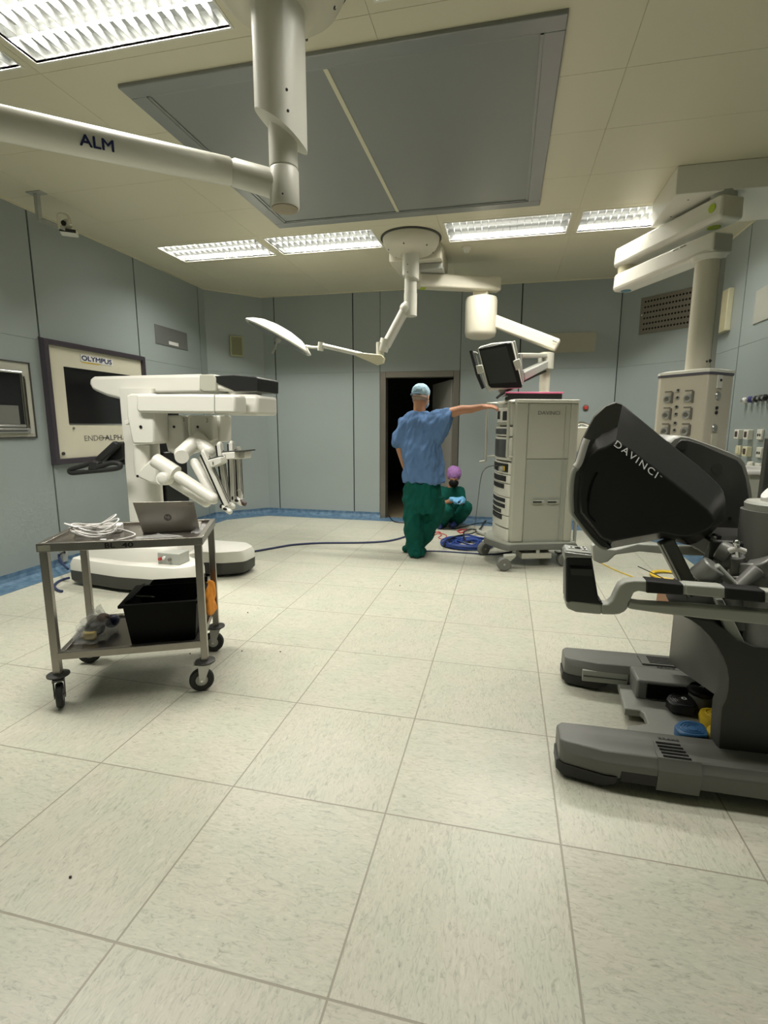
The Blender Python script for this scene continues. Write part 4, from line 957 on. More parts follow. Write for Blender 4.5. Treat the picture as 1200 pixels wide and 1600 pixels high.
ct = V(-3.1, 3.84, 0)
MB().loft([at(tier, 0.235), at(off(tier, ct, 0.985), 0.315), at(off(tier, ct, 0.94), 0.345)]).build('base_top', 'robot_white', o, angle=50)
for i, p in enumerate([(-3.45, 3.50), (-2.6, 3.47), (-2.45, 4.12), (-3.45, 4.2)]):
    MB().lathe([(0, -0.02), (0.045, -0.02), (0.05, -0.015), (0.05, 0.015), (0.045, 0.02), (0, 0.02)], (p[0], p[1], 0.05), 24, axis=(0.2, 1, 0)).build('castor', 'rubber', o)
# connector panel near the front of the base
q = V(-2.70, 3.44, 0.235)
pp = MB().box((-2.76, 3.46, 0.235), (-2.56, 3.60, 0.33)).build('connector_block', 'ltgrey', o, bevel=0.005)
for i, (dx, cl) in enumerate(((0.03, 'red'), (0.07, 'whiteink'), (0.12, 'greyink'))):
    MB().cyl((-2.76+dx, 3.458, 0.28+0.012*(i % 2)), (-2.76+dx, 3.44, 0.28+0.012*(i % 2)), 0.013, n=14).build('connector', cl, pp)
def P(u, v_, Y=3.72): return onY(u, v_, Y)
# column
cxl, cxr = P(196, 740, 3.62).x, P(247, 740, 3.62).x
zt = 1.66
MB().loft([at(rnd([(cxl, 3.62), (cxr-0.02, 3.62), (cxr, 3.63), (cxr, 3.67), (cxr-0.03, 3.69), (cxl, 3.69)], 0.015, 2), z) for z in (0.34, zt)]).build('column', 'robot_white', o)
bx0, bx1 = P(240, 700, 3.80).x, P(266, 700, 3.80).x
MB().box((cxl+0.03, 3.685, 0.34), (cxr-0.035, 4.02, 1.40)).box((cxl+0.03, 3.70, 1.40), (cxr-0.035, 4.0, 1.66)).build('column_slide', 'black', o, bevel=0.01)
MB().box((cxr-0.05, 3.72, 0.34), (cxr-0.005, 4.03, P(268, 706, 3.8).z)).build('slide_cover', 'black', o, bevel=0.01)
MB().loft([at(rnd([(cxl-0.05, 3.70), (cxl, 3.66), (cxl, 4.02), (cxl-0.05, 3.96)], 0.02, 2), z) for z in (0.5, P(190, 660, 3.7).z)]).build('column_back', 'black', o)
# helm with handles, left of the column
hb = P(188, 715, 3.62)
MB().prism([P(u, v_, 3.60) for u, v_ in ((192, 690), (176, 691), (152, 712), (150, 716), (158, 722), (178, 722), (192, 718))], (0, 0.16, 0)).build('helm_console', 'black', o, bevel=0.015)
MB().prism([P(u, v_, 3.55) for u, v_ in ((176, 689), (183, 693), (183, 698), (158, 722), (150, 722), (147, 716))], (0, 0.05, 0)).build('helm_touchpad', 'rubber', o, bevel=0.01)
MB().tube([P(u, v_, 3.5) for u, v_ in ((146, 722), (132, 727), (112, 733), (109, 736), (113, 739), (135, 737), (168, 734), (186, 731), (187, 725), (176, 723), (165, 726), (150, 731))], 0.020, 10).build('helm_handle', 'rubber', o)
MB().tube([P(u, v_, 3.5) for u, v_ in ((120, 737), (145, 733), (180, 731))], 0.007, 8).build('throttle_bar', 'ltgrey', o)
MB().prism([P(u, v_, 3.48) for u, v_ in ((139, 719), (153, 722), (152, 735), (136, 735))], (0, 0.06, 0)).build('helm_hub', 'rubber', o, bevel=0.012)
MB().box((cxl-0.16, 3.62, hb.z-0.06), (cxl, 3.72, hb.z+0.02)).build('helm_bracket', 'black', o, bevel=0.01)
# boom
def slab(nm, poly, Y0, Y1, mt, bev=0.012, **k):
    return MB().prism([P(u, v_, Y0) for u, v_ in poly], (0, Y1-Y0, 0)).build(nm, mt, o, bevel=bev, **k)
slab('boom', ((139, 592), (145, 588), (310, 584), (316, 587), (316, 612), (312, 614.5), (196, 615), (196, 626), (166, 619), (143, 609), (139, 600)), 3.66, 4.0, 'robot_white', 0.025)
slab('boom_collar', ((311, 585), (333, 584.5), (338, 590), (338, 612), (318, 613), (311, 608)), 3.64, 4.02, 'cartgrey', 0.012)
slab('boom_head', ((318, 590), (326, 587), (365, 586), (402, 589), (402, 612), (362, 612), (322, 609.5), (316, 604)), 3.66, 4.0, 'robot_white', 0.03)
slab('boom_head_inset', ((319, 589), (345, 586.6), (365, 585.4), (400, 588.5), (403, 591), (403, 611), (366, 611.5)), 3.645, 4.01, 'black', 0.006)
MB().lathe([(0, 0), (0.125, 0), (0.13, 0.01), (0.13, 0.05), (0.11, 0.065), (0, 0.065)], P(383, 617, 3.80)-V(0, 0, 0.015), 40).build('rotating_joint', 'robot_white', o)
slab('arm_platform', ((334, 615.5), (402, 616), (403, 649), (334, 648)), 3.62, 3.98, 'robot_white', 0.03)
slab('platform_window', ((367, 622), (383, 622), (383, 645), (366, 645)), 3.612, 3.66, 'ltgrey', 0.003)
slab('arm_link', ((213, 616), (300, 615.5), (366, 617), (368, 646), (217, 645), (212, 640)), 3.40, 3.58, 'robot_white', 0.022)
slab('link_seam', ((334.2, 617), (335.2, 617), (335.2, 646.5), (334.2, 646.5)), 3.395, 3.585, 'ltgrey', 0.0)
slab('arm_housing', ((197, 618), (203, 615), (238, 615), (240, 650), (241, 692), (236, 694), (209, 694), (206, 690), (198, 650)), 3.44, 3.62, 'robot_white', 0.014)
def dot(u, v_, Y, r=0.010, mt='black'): q = P(u, v_, Y); MB().cyl(q, q-V(0, 0.003, 0), r, n=16).build('cover_plug', mt, o)
dot(220, 667, 3.438, 0.013); 
MB().tube([P(221, 695, 3.53), P(222, 725, 3.53), P(224, 742, 3.53)], 0.062, 20, smooth=0).build('arm_tube', 'robot_white', o)
slab('arm_elbow', ((211, 740), (232, 720), (242, 714), (250, 722), (258, 745), (258, 752), (248, 758), (234, 755), (214, 746)), 3.47, 3.59, 'robot_white', 0.02)
dot(215, 744, 3.466, 0.011)
def capsule(nm, u0, v0, Y0, u1, v1, Y1, r, mt='robot_white', flat=False):
    a, b = P(u0, v0, Y0), P(u1, v1, Y1)
    mb = MB().cyl(a, b, r, n=24)
    if not flat: mb.ell(a, (r,)*3, 20).ell(b, (r,)*3, 20)
    return mb.build(nm, mt, o)
capsule('arm_motor', 243, 719, 3.42, 275, 739, 3.42, 0.058, flat=True)
MB().cyl(P(262, 748, 3.42), P(254, 748, 3.32), 0.050, n=24).ell(P(254, 748, 3.32), (0.05, 0.02, 0.05), 20).build('joint_knob', 'robot_white', o)
capsule('instrument_link', 281, 745, 3.38, 333, 779, 3.36, 0.044)
capsule('instrument_link', 270, 752, 3.55, 322, 784, 3.52, 0.044)
# housings of the inner arms, hanging from the platform
slab('arm_housing', ((258, 649), (284, 649), (290, 700), (280, 712), (262, 706), (258, 690)), 3.62, 3.78, 'robot_white', 0.012)
slab('arm_housing', ((294, 649), (330, 649), (333, 688), (322, 694), (300, 690)), 3.66, 3.82, 'robot_white', 0.012)
slab('arm_housing', ((326, 649), (344, 649), (344, 691), (326, 691)), 3.74, 3.92, 'robot_white', 0.012)
dot(272, 667, 3.618, 0.011); dot(309, 667, 3.658, 0.011)
for tx, (u, v_), Y in (('2', (286, 658), 3.60), ('3', (322, 660), 3.65), ('4', (336, 660), 3.735)):
    text('arm_number', tx, P(u, v_, Y), (1, 0, 0), (0, 0, 1), 0.018, 'greyink', o)
capsule('arm_joint', 284, 709, 3.50, 305, 690, 3.60, 0.058); capsule('arm_joint', 310, 685, 3.62, 327, 705, 3.58, 0.055); capsule('arm_joint', 300, 700, 3.70, 335, 690, 3.75, 0.05)
MB().cyl(P(286, 712, 3.50), P(284, 714, 3.42), 0.052, n=24).build('joint_knob', 'robot_white', o)
capsule('instrument_link', 304, 723, 3.50, 331, 772, 3.44, 0.036); capsule('instrument_link', 318, 716, 3.64, 345, 770, 3.60, 0.036)
MB().tube([P(296, 650, 3.60), P(297, 675, 3.58), P(301, 690, 3.56)], 0.012).build('cable_strap', 'robot_white', o)
slab('rear_bracket', ((266, 700), (276, 702), (278, 712), (266, 712)), 3.90, 3.95, 'cream', 0.004)
# instrument arms: rails with black strip and number block
def rail(u0, v0, u1, v1, Y, w=0.030, dk=1):
    a, b = P(u0, v0, Y), P(u1, v1, Y); d = (b-a).normalized(); s = V(d.z, 0, -d.x); s = s if s.x > 0 else -s
    r_ = MB().obox(a, b-a, s*w, V(0, 0.05, 0)).ell(a+s*w/2+V(0, 0.025, 0), (w*0.52, 0.026, w*0.6), 14).build('instrument_rail', 'robot_white', o, bevel=0.004)
    MB().obox(a+d*0.01-s*0.012, (b-a)*0.93, s*0.012, V(0, 0.05, 0)).build('rail_strip', 'black', r_)
    MB().cyl(a+d*0.08+s*(w+0.012), a+d*0.08+s*(w+0.012)+(b-a)*0.8, 0.0035, n=8).build('guide_rod', 'steel', r_)
    MB().cyl(a+d*0.05+s*(w+0.024), a+d*0.05+s*(w+0.024)+(b-a)*0.85, 0.0035, n=8).build('guide_rod', 'dkgrey', r_)
    return r_
rail(313, 708, 351, 792, 3.36, 0.034); rail(338, 694, 351, 790, 3.44); rail(357, 692, 360, 786, 3.52); rail(368, 700, 372, 780, 3.60, 0.022)
slab('number_block', ((324, 719), (344, 714), (346, 724), (330, 731)), 3.33, 3.42, 'robot_white', 0.006)
slab('number_block', ((346, 707.5), (366, 706), (367, 717), (347, 718.5)), 3.40, 3.50, 'robot_white', 0.006)
slab('number_block', ((365, 705.5), (382, 705), (382, 716.5), (366, 718)), 3.47, 3.58, 'robot_white', 0.006)
slab('block_cap', ((346, 705.5), (382, 703.5), (382, 705.5), (346, 707.5)), 3.41, 3.58, 'dkgrey', 0.002)
slab('block_cap', ((325, 717), (342, 712.5), (343, 714.5), (325, 719)), 3.34, 3.42, 'dkgrey', 0.002)
for tx, (u, v_), Y in (('1', (332, 726), 3.329), ('2', (351, 715), 3.399), ('3', (368, 714), 3.469)):
    text('arm_number', tx, P(u, v_, Y), (1, 0, 0), (0, 0, 1), 0.010, 'greyink', o, height=0.022)
for k, (u, v_, Y) in enumerate(((354, 797, 3.38), (359, 789, 3.46), (372, 784, 3.54))):
    q = P(u, v_, Y)
    t_ = MB().cyl(q-V(0.03, 0, -0.03), q+V(0.025, 0, -0.01), 0.022, n=16).ell(q+V(0.025, 0, -0.01), (0.022, 0.022, 0.022), 14).build('instrument_tip', 'robot_white', o)
    MB().ell(q+V(0.0, -0.022, 0.012), (0.018, 0.008, 0.012), 10).build('grip', 'black', t_)
    MB().ell(q+V(-0.035, -0.015, 0.03), (0.012, 0.012, 0.018), 10).build('grip', 'black', t_)
q = P(380, 786, 3.54); MB().cyl(q-V(0.03, 0, -0.012), q+V(0.02, 0, -0.01), 0.018, n=14).build('camera_plug', mat('dark_brown', (0.05, 0.02, 0.015), 0.5), o)
MB().tube([P(372, 765, 3.60), P(377, 770, 3.6), P(377, 780, 3.58)], 0.012).build('cable_loop', 'robot_white', o)
# small screen edge left of the column
slab('column_hinge', ((193, 658), (201, 656), (201, 662), (196, 664)), 3.50, 3.62, 'robot_white', 0.003)

# ================================================================== INSTRUMENT TOWER
C0 = V(0.075, 4.86, 0); TAg = R(18); vu, vv = V(math.cos(TAg), math.sin(TAg), 0), V(-math.sin(TAg), math.cos(TAg), 0)
def G(a, b, z): return C0+vu*a+vv*b+V(0, 0, z)
def side(u, v_): return onV(u, v_, C0, C0+vu)
def frnt(u, v_): return onV(u, v_, C0, C0+vv)
TT = side(850, 624).z; WD, DP = 0.625, 0.56
print('TOWER top', TT, 'right edge a', (side(905, 640)-C0).dot(vu), (side(885, 850)-C0).dot(vu))
o = thing('instrument_tower', 'pale grey wheeled equipment tower with stacked black devices in its front', 'equipment tower', tuple(G(WD/2, DP/2, 0)))
def outline(z, k=0.0, fr=0.0):
    pts = [(-k, 0.04), (0.03, -k), (WD-0.02, -k), (WD+k, 0.03), (WD+k, DP-0.03), (WD-0.02, DP+k), (0.03, DP+k), (-k, DP-0.04)]
    if fr:
        arc = []
        for i in range(9):
            t = i/8; arc.append((-k-fr*math.sin(math.pi*t), DP-0.04-(DP-0.08)*t))
        pts = pts[1:7]+arc
    return [G(a, b, z) for a, b in pts]
# corner posts and recessed sides
def post(a0, a1, b0, b1, nm='corner_post', mt='cartgrey', bev=0.02): MB().obox(G(a0, b0, 0.245), vu*(a1-a0), vv*(b1-b0), V(0, 0, TT-0.03-0.245)).build(nm, mt, o, bevel=bev, seg=3)
post(0.0, 0.135, -0.0, 0.07); post(WD-0.085, WD, 0.0, 0.07); post(0.0, 0.10, DP-0.07, DP); post(WD-0.085, WD, DP-0.07, DP)
post(0.10, WD-0.05, 0.02, DP-0.02, 'cabinet_body', 'cartgrey2', 0.0)
zs = side(850, 717).z
MB().obox(G(0.135, 0.010, 0.245), vu*(WD-0.22), vv*0.012, V(0, 0, zs-0.245-0.004)).build('lower_side_panel', 'cartgrey2', o, bevel=0.003)
MB().obox(G(0.135, 0.006, zs+0.002), vu*(WD-0.22), vv*0.016, V(0, 0, TT-0.04-zs)).build('upper_side_panel', 'cartgrey', o, bevel=0.003)
MB().obox(G(WD-0.135, -0.002, 0.25), vu*0.006, vv*0.014, V(0, 0, TT-0.31)).build('panel_seam', 'cartgrey2', o)
MB().loft([outline(TT-0.032, 0.006), outline(TT-0.026, 0.014), outline(TT-0.004, 0.014), outline(TT, 0.006)]).build('top_plate', 'white', o)
a_, b_ = side(841, 648), side(875, 648)
text('lettering', 'DAVINCI', V(a_.x, a_.y, a_.z)-vv*-0.004, vu, (0, 0, 1), (b_-a_).length*1.0, 'greyink', o, height=0.035, bold=0.003)
for u in (832, 855):
    q = side(u, 781)
    l_ = MB().obox(q-V(0, 0, 0.04)+vv*0.006, vu*0.115, -vv*0.022, V(0, 0, 0.038)).build('side_latch', 'cartgrey2', o, bevel=0.008)
    MB().obox(q-V(0, 0, 0.028)-vv*0.016, vu*0.085, -vv*0.004, V(0, 0, 0.016)).build('latch_slot', 'dkgrey', l_)
# base plate
def base_out(z, k):
    pts = []
    for a, b in ((WD+k, -k*0.6), (WD+k, DP+k*0.6), (0.1, DP+k), (-0.02-k*0.4, DP+k*0.9), (-0.10-k*0.7, DP*0.72), (-0.13-k*0.8, DP*0.5), (-0.10-k*0.7, DP*0.28), (-0.02-k*0.4, -k*0.9), (0.1, -k)): pts.append(G(a, b, z))
    return crom(pts+[pts[0]], 3)[:-1]
MB().loft([base_out(0.175, 0.03), base_out(0.185, 0.05), base_out(0.215, 0.05), base_out(0.235, 0.04)]).build('base_plate', 'midgrey', o)
MB().loft([base_out(0.236, 0.035), base_out(0.248, 0.03)]).build('base_deck', 'cartgrey2', o)
MB().obox(G(0.12, -0.03, 0.09), vu*0.30, vv*0.18, V(0, 0, 0.055)).build('battery_box', 'cartgrey', o, bevel=0.005)
MB().obox(G(0.26, -0.035, 0.14), vu*0.035, vv*0.02, V(0, 0, 0.05)).build('box_bracket', 'ltgrey', o, bevel=0.003)
for i, (wx, wy) in enumerate(((0.03, 4.74), (-0.185, 5.30))):
    st = R((10, 40)[i]); cd = V(math.cos(st), math.sin(st), 0); cs = V(-cd.y, cd.x, 0); w = V(wx, wy, 0.068)
    k = MB().prism([w+V(0, 0, 0.0)-cs*0.03, w+cd*0.03-cs*0.03, w+cd*0.11+V(0, 0, 0.075)-cs*0.03, w+cd*0.11+V(0, 0, 0.10)-cs*0.03, w-cd*0.01+V(0, 0, 0.09)-cs*0.03], cs*0.06).build('castor', 'cartgrey2', o, bevel=0.012)
    MB().lathe([(0, -0.034), (0.055, -0.034), (0.066, -0.025), (0.067, 0.025), (0.055, 0.034), (0, 0.034)], w, 32, axis=cs).build('wheel', 'midgrey', k)
    MB().cyl(w-cs*0.038, w+cs*0.038, 0.010, n=12).build('axle_cap', 'ltgrey', k)
for (a, b) in ((WD-0.06, 0.02), (WD-0.06, DP-0.02)):
    w = G(a, b, 0.068)
    k = MB().prism([w-vv*0.03, w+vu*0.03-vv*0.03, w+vu*0.05+V(0, 0, 0.10)-vv*0.03, w-vu*0.03+V(0, 0, 0.10)-vv*0.03], vv*0.06).build('castor', 'cartgrey2', o, bevel=0.012)
    MB().lathe([(0, -0.034), (0.055, -0.034), (0.066, -0.025), (0.067, 0.025), (0.055, 0.034), (0, 0.034)], w, 32, axis=vv).build('wheel', 'midgrey', k)
# front: bowed white modules between b = 0.05 and DP-0.05
fb0, fb1 = 0.045, DP-0.045
def zf(v_): return onV(786, v_, C0-vu*0.02, C0-vu*0.02+vv).z
def module(nm, v0, v1, mt, dep=0.02, bw=0.035, c0=fb0, c1=fb1, par=None):
    z1, z0 = zf(v0), zf(v1); r0 = []; n = 10
    for i in range(n+1):
        t = i/n; b = c0+(c1-c0)*t; tt = (b-fb0)/(fb1-fb0); r0.append((-dep-bw*math.sin(math.pi*tt), b))
    lo = [G(a, b, z0) for a, b in r0]+[G(0.10, c1, z0), G(0.10, c0, z0)]; hi = [p+V(0, 0, z1-z0) for p in lo]
    return MB().loft([lo, hi]).build(nm, mt, par or o, bevel=0.004)
MB().obox(G(0.02, fb0, 0.25), vu*0.10, vv*(fb1-fb0), V(0, 0, TT-0.30)).build('front_frame', 'cartgrey', o)
bay = module('device_bay', 632, 664, 'cartgrey', 0.005)
g = module('electro_unit', 638, 660, 'white', 0.018, 0.03, 0.10, DP-0.10, bay)
module('unit_display', 642, 655, 'screen', 0.021, 0.03, 0.30, DP-0.14, bay); module('unit_sockets', 643, 657, 'black', 0.022, 0.03, 0.13, 0.22, bay)
def dev(v0, v1, s0, s1, nm='device_panel', c0=0.09, c1=DP-0.09, mt='screen2'):
    p = module('front_module', v0, v1, 'white'); module(nm, s0, s1, mt, 0.026, 0.035, c0, c1, p); return p
dev(667, 681, 669.5, 678.5); dev(683, 718, 686, 714, 'touch_display'); p_ = dev(721, 739, 723, 736, 'light_source', 0.06, DP-0.07, 'black')
module('yellow_port', 727, 734, 'yellow', 0.032, 0.035, 0.11, 0.17, p_)
dev(740, 753, 742, 750.5, 'device_panel', mt='black'); dev(754, 774, 754.5, 762, 'drawer_slot', 0.12, DP-0.10, 'black')
p_ = dev(775, 803, 777, 783, 'vent_slot', mt='black'); module('vent_slot', 786, 792, 'black', 0.026, 0.035, 0.09, DP-0.09, p_); module('vent_slot', 795, 801, 'black', 0.026, 0.035, 0.16, DP-0.09, p_)
p_ = dev(804, 822, 803.5, 811, 'drawer_slot', 0.14, DP-0.10, 'black'); module('front_module', 824, 850, 'white')
# round port on the light source, grab rails left and right
q = G(-0.06, 0.13, zf(731)); MB().cyl(q, q-vu*0.03, 0.025, n=20).build('cable_port', 'ltgrey', p_)
def rail2(nm, b, v0, v1, a=-0.085, mt='cartgrey'):
    z1, z0 = zf(v0), zf(v1); MB().tube([G(0.0, b, z1), G(a, b, z1), G(a, b, z0), G(0.0, b, z0)], 0.014, 10, smooth=0).build(nm, mt, o)
rail2('grab_rail', 0.03, 629, 712, -0.05); rail2('grab_rail', DP+0.02, 628, 716, -0.10)
MB().tube([G(-0.10, DP+0.02, zf(716)), G(-0.10, DP+0.02, zf(724)), G(-0.15, DP+0.06, zf(726))], 0.013, 8, smooth=0).build('rail_hook', 'cartgrey', o)
print('tower front px check')

# box with pink rim on the tower
c = G(0.22, 0.20, TT+0.002)
zz = TT+0.001
o = thing('instrument_case', 'flat dark case with a pink lid lying on top of the grey tower', 'instrument case', tuple(c))
MB().prism([G(-0.10+0.06, 0.17, zz), G(0.50, 0.12, zz), G(0.52, 0.42, zz), G(0.05, 0.48, zz)], (0, 0, 0.060)).build('case_body', 'black', o, bevel=0.006)
MB().prism([G(-0.05, 0.16, zz+0.060), G(0.51, 0.11, zz+0.060), G(0.53, 0.43, zz+0.060), G(0.04, 0.49, zz+0.060)], (0, 0, 0.016)).build('pink_lid', 'pink', o, bevel=0.006)
MB().tube([G(-0.05, 0.24, zz+0.03), G(-0.035, 0.15, zz+0.035)], 0.008, 8, smooth=0).build('case_clasp', 'chrome', o)

# touch monitor held on two arms from the pole
MA, MBp = V(-0.30, 5.02, 0), V(0.20, 5.12, 0)
mdir = (MBp-MA).normalized(); mn = V(mdir.y, -mdir.x, 0)
def Q(u, v_, k=0.0): return onV(u, v_, MA+mn*k, MBp+mn*k)
o = thing('touch_monitor', 'tilted black touchscreen monitor with white edges above the grey tower', 'monitor', tuple(Q(783, 575)))
fr = [(747.5, 544), (751, 541), (769, 536), (799, 533), (802, 535), (816.5, 600), (816, 606), (766, 610), (762, 606)]
MB().prism([Q(u, v_) for u, v_ in fr], -mn*0.05).build('monitor_back', 'white', o, bevel=0.010)
MB().prism([Q(u, v_, 0.001) for u, v_ in ((747.5, 545), (791, 535.5), (793, 536.5), (797, 535.5), (799, 537), (816, 603), (815, 606), (767, 606), (763, 602))], mn*0.008).build('bezel', 'black', o, bevel=0.004)
MB().prism([Q(u, v_, 0.0095) for u, v_ in ((750, 548.5), (791, 541), (807.5, 597), (765.5, 599.5))], mn*0.002).build('screen', 'screen2', o)
MB().tube([Q(u, v_, 0.02) for u, v_ in ((736, 548), (746, 585), (755.5, 607))], 0.018, 10, smooth=0).build('handle_grip', 'rubber', o)
MB().tube([Q(u, v_, 0.015) for u, v_ in ((738, 551), (743, 551), (746, 553))], 0.010, 8).tube([Q(u, v_, 0.012) for u, v_ in ((742, 550), (752, 585), (762, 609), (766, 611))], 0.007, 8).build('handle_frame', 'ltgrey', o)
MB().prism([Q(u, v_, 0.02) for u, v_ in ((743, 572), (753, 570), (756, 582), (746, 585))], mn*0.03).build('handle_clamp', 'white', o, bevel=0.006)
MB().prism([Q(u, v_, 0.012) for u, v_ in ((801, 564.5), (811, 560), (814, 570), (811, 577), (806, 579))], mn*0.025).build('handle_clamp', 'white', o, bevel=0.006)
MB().prism([Q(u, v_, -0.03) for u, v_ in ((799, 534), (805, 532), (806, 536), (811, 560), (806, 562))], -mn*0.03).build('rear_grip', 'ltgrey', o, bevel=0.006)
pole = V(PXY.x, 5.95, 0)
zA = onY(852, 556, 5.9).z
def lk(a, b, w, h, nm, mt='cartgrey', up=0): 
    d = (b-a).normalized(); s = V(-d.y, d.x, 0).normalized(); u_ = d.cross(s); u_ = u_ if u_.z > 0 else -u_
    MB().obox(a-s*w/2-u_*h/2, b-a, s*w, u_*h).build(nm, mt, o, bevel=0.012)
ja = Q(812, 553, -0.06)
lk(V(pole.x, 5.90, onY(855, 555.5, 5.90).z), V(ja.x, ja.y, onY(812, 555.5, ja.y).z), 0.06, 0.045, 'upper_link')
MB().cyl(V(pole.x, 5.92, onY(852, 552, 5.92).z), V(pole.x, 5.92, onY(852, 577, 5.92).z), 0.085, n=28).build('pole_sleeve', 'cartgrey', o)
b2 = V(pole.x, 5.90, onY(850, 569, 5.9).z)
jb = Q(814, 588, -0.06)
lk(b2, jb, 0.08, 0.085, 'spring_link', 'ltgrey'); 
lk(b2-V(0, 0, 0.075), jb-V(0, 0, 0.06), 0.03, 0.02, 'cable_sleeve', 'black')
MB().cyl(jb+V(0, 0, 0.05), jb-V(0, 0, 0.06), 0.03, n=16).cyl(V(ja.x, ja.y, ja.z), jb, 0.018, n=14).build('tilt_joint', 'ltgrey', o)
MB().tube([Q(800, 606, -0.02), Q(790, 612, 0.0), Q(781, 618, 0.02), Q(776, 622, 0.03)], 0.012, 8).build('cable', 'black', o)
MB().prism([Q(u, v_, -0.03) for u, v_ in ((778, 609), (804, 607), (794, 613), (782, 616))], -mn*0.03).build('mount_bracket', 'cartgrey', o, bevel=0.004)
# ================================================================== SURGEON CONSOLE
NY = 1.90          # plane of the near side of the base
o = thing('surgeon_console', 'dark grey surgeon console with viewer hood, armrest and pedal base at right', 'surgeon console', (0.9, 2.3, 0))
def K(u, v_, Y): return onY(u, v_, Y)
FY = 2.78
# --- floor legs
def leg(y0, y1, x0, x1, nearside):
    zt, zb = 0.150, 0.055
    def sec(x, yk0, yk1, zt, zb, dy=0.0): return [V(x, y0+yk0, zb), V(x, y1-yk1, zb), V(x, y1-yk1, zt-0.02), V(x, y1-yk1-0.02, zt), V(x, y0+yk0+0.012, zt), V(x, y0+yk0-0.012, zt-0.035)]
    m = MB().loft([sec(x0, 0.05, 0.02, zt-0.006, 0.05), sec(x0+0.02, 0.03, 0.005, zt, 0.045), sec(x0+0.16, 0, 0, zt, 0.05), sec(x1, 0, 0, zt+0.015, 0.05)]).build('floor_leg', 'midgrey', o, bevel=0.004)
    def s2(x, k, zt, zb): return [V(x, y0+k-0.006, zb), V(x, y1-k, zb), V(x, y1-k+0.004, zt), V(x, y0+k-0.008, zt)]
    MB().loft([s2(x0-0.008, 0.055, 0.065, 0.025), s2(x0+0.015, 0.03, 0.065, 0.015), s2(x0+0.16, 0, 0.06, 0.015), s2(x0+0.20, 0, 0.06, 0.03), s2(x0+0.23, 0.02, 0.06, 0.05)]).build('leg_bumper', 'black', m)
    return m
m1 = leg(1.850, 2.045, 0.255, 1.75, True)
m2 = leg(2.60, 2.80, 0.355, 1.75, False)
# recess, vent cover and vents on the near leg
MB().box((0.475, 1.843, 0.045), (0.60, 1.875, 0.092)).build('wheel_recess', 'black', m1)
pv = [K(u, v_, 1.862) for u, v_ in ((1027, 1190), (1094, 1201), (1092, 1237), (1025, 1222))]
x0v, x1v = pv[0].x, pv[1].x
mb = MB().prism([V(x0v, 1.845, 0.03), V(x0v, 1.834, 0.118), V(x0v, 1.856, 0.1575), V(x0v, 1.90, 0.1575), V(x0v, 1.90, 0.03)], (x1v-x0v, 0, 0)).prism([V(x0v, 1.858, 0.1575), V(x1v, 1.858, 0.1585), V(x1v-0.035, 1.970, 0.1585), V(x0v+0.01, 1.970, 0.1575)], (0, 0, -0.02))
cov = mb.build('vent_cover', 'midgrey', m1, smooth=False)
for k in range(5):
    y = 1.862+k*0.0205; mbv = MB().box((x0v+0.020-k*0.001, y, 0.1565), (x1v-0.030-k*0.003, y+0.0095, 0.1605)).build('vent_slot', 'black_matte', cov)
text('leg_lettering', 'BRAKE', V(x0v+0.035, 1.980, 0.1545), (1, 0.0, 0), (0, 1, 0), 0.075, 'dkgrey', m1, height=0.012, bold=0.01)
pv = [K(u, v_, 2.66) for u, v_ in ((993, 1020), (1020, 1023))]
cov = MB().box((0.735, 2.64, 0.145), (0.905, 2.745, 0.162)).build('vent_cover', 'midgrey', m2, bevel=0.003)
for k in range(5): MB().box((0.775, 2.655+k*0.017, 0.161), (0.885, 2.663+k*0.017, 0.1635)).build('vent_slot', 'black_matte', cov)
text('leg_lettering', 'BRAKE', V(0.80, 2.618, 0.156), (1, 0, 0), (0, 1, 0), 0.085, 'dkgrey', m2, height=0.012, bold=0.01)
MB().box((0.44, 2.588, 0.055), (0.66, 2.604, 0.115)).build('label_plate', 'ltgrey', m2, bevel=0.002)
MB().box((0.445, 2.584, 0.083), (0.655, 2.590, 0.087)).build('label_line', 'dkgrey', m2)
for k, (x, y) in enumerate(((0.40, 2.70), (1.35, 2.70), (0.62, 1.93), (1.30, 1.93))):
    MB().lathe([(0, -0.02), (0.034, -0.02), (0.036, -0.012), (0.036, 0.012), (0.034, 0.02), (0, 0.02)], (x, y, 0.037), 24, axis=(0.3, 1, 0)).build('castor', 'rubber', o)
# --- pedal tray
def Fz(u, v_, z=0.06): return onZ(u, v_, z)
tray_ = [Fz(u, v_) for u, v_ in ((968, 1076), (976, 1107), (1001, 1110), (1006, 1114), (1012, 1130), (980, 1134), (983, 1142))]
tray_ += [V(1.5, 2.05, 0.06), V(1.5, 2.62, 0.06), V(tray_[0].x+0.005, 2.62, 0.06)]
tr = MB().prism(tray_, (0, 0, -0.035)).build('pedal_tray', mat('tray_grey', (0.30, 0.305, 0.275), 0.42), o, bevel=0.005)
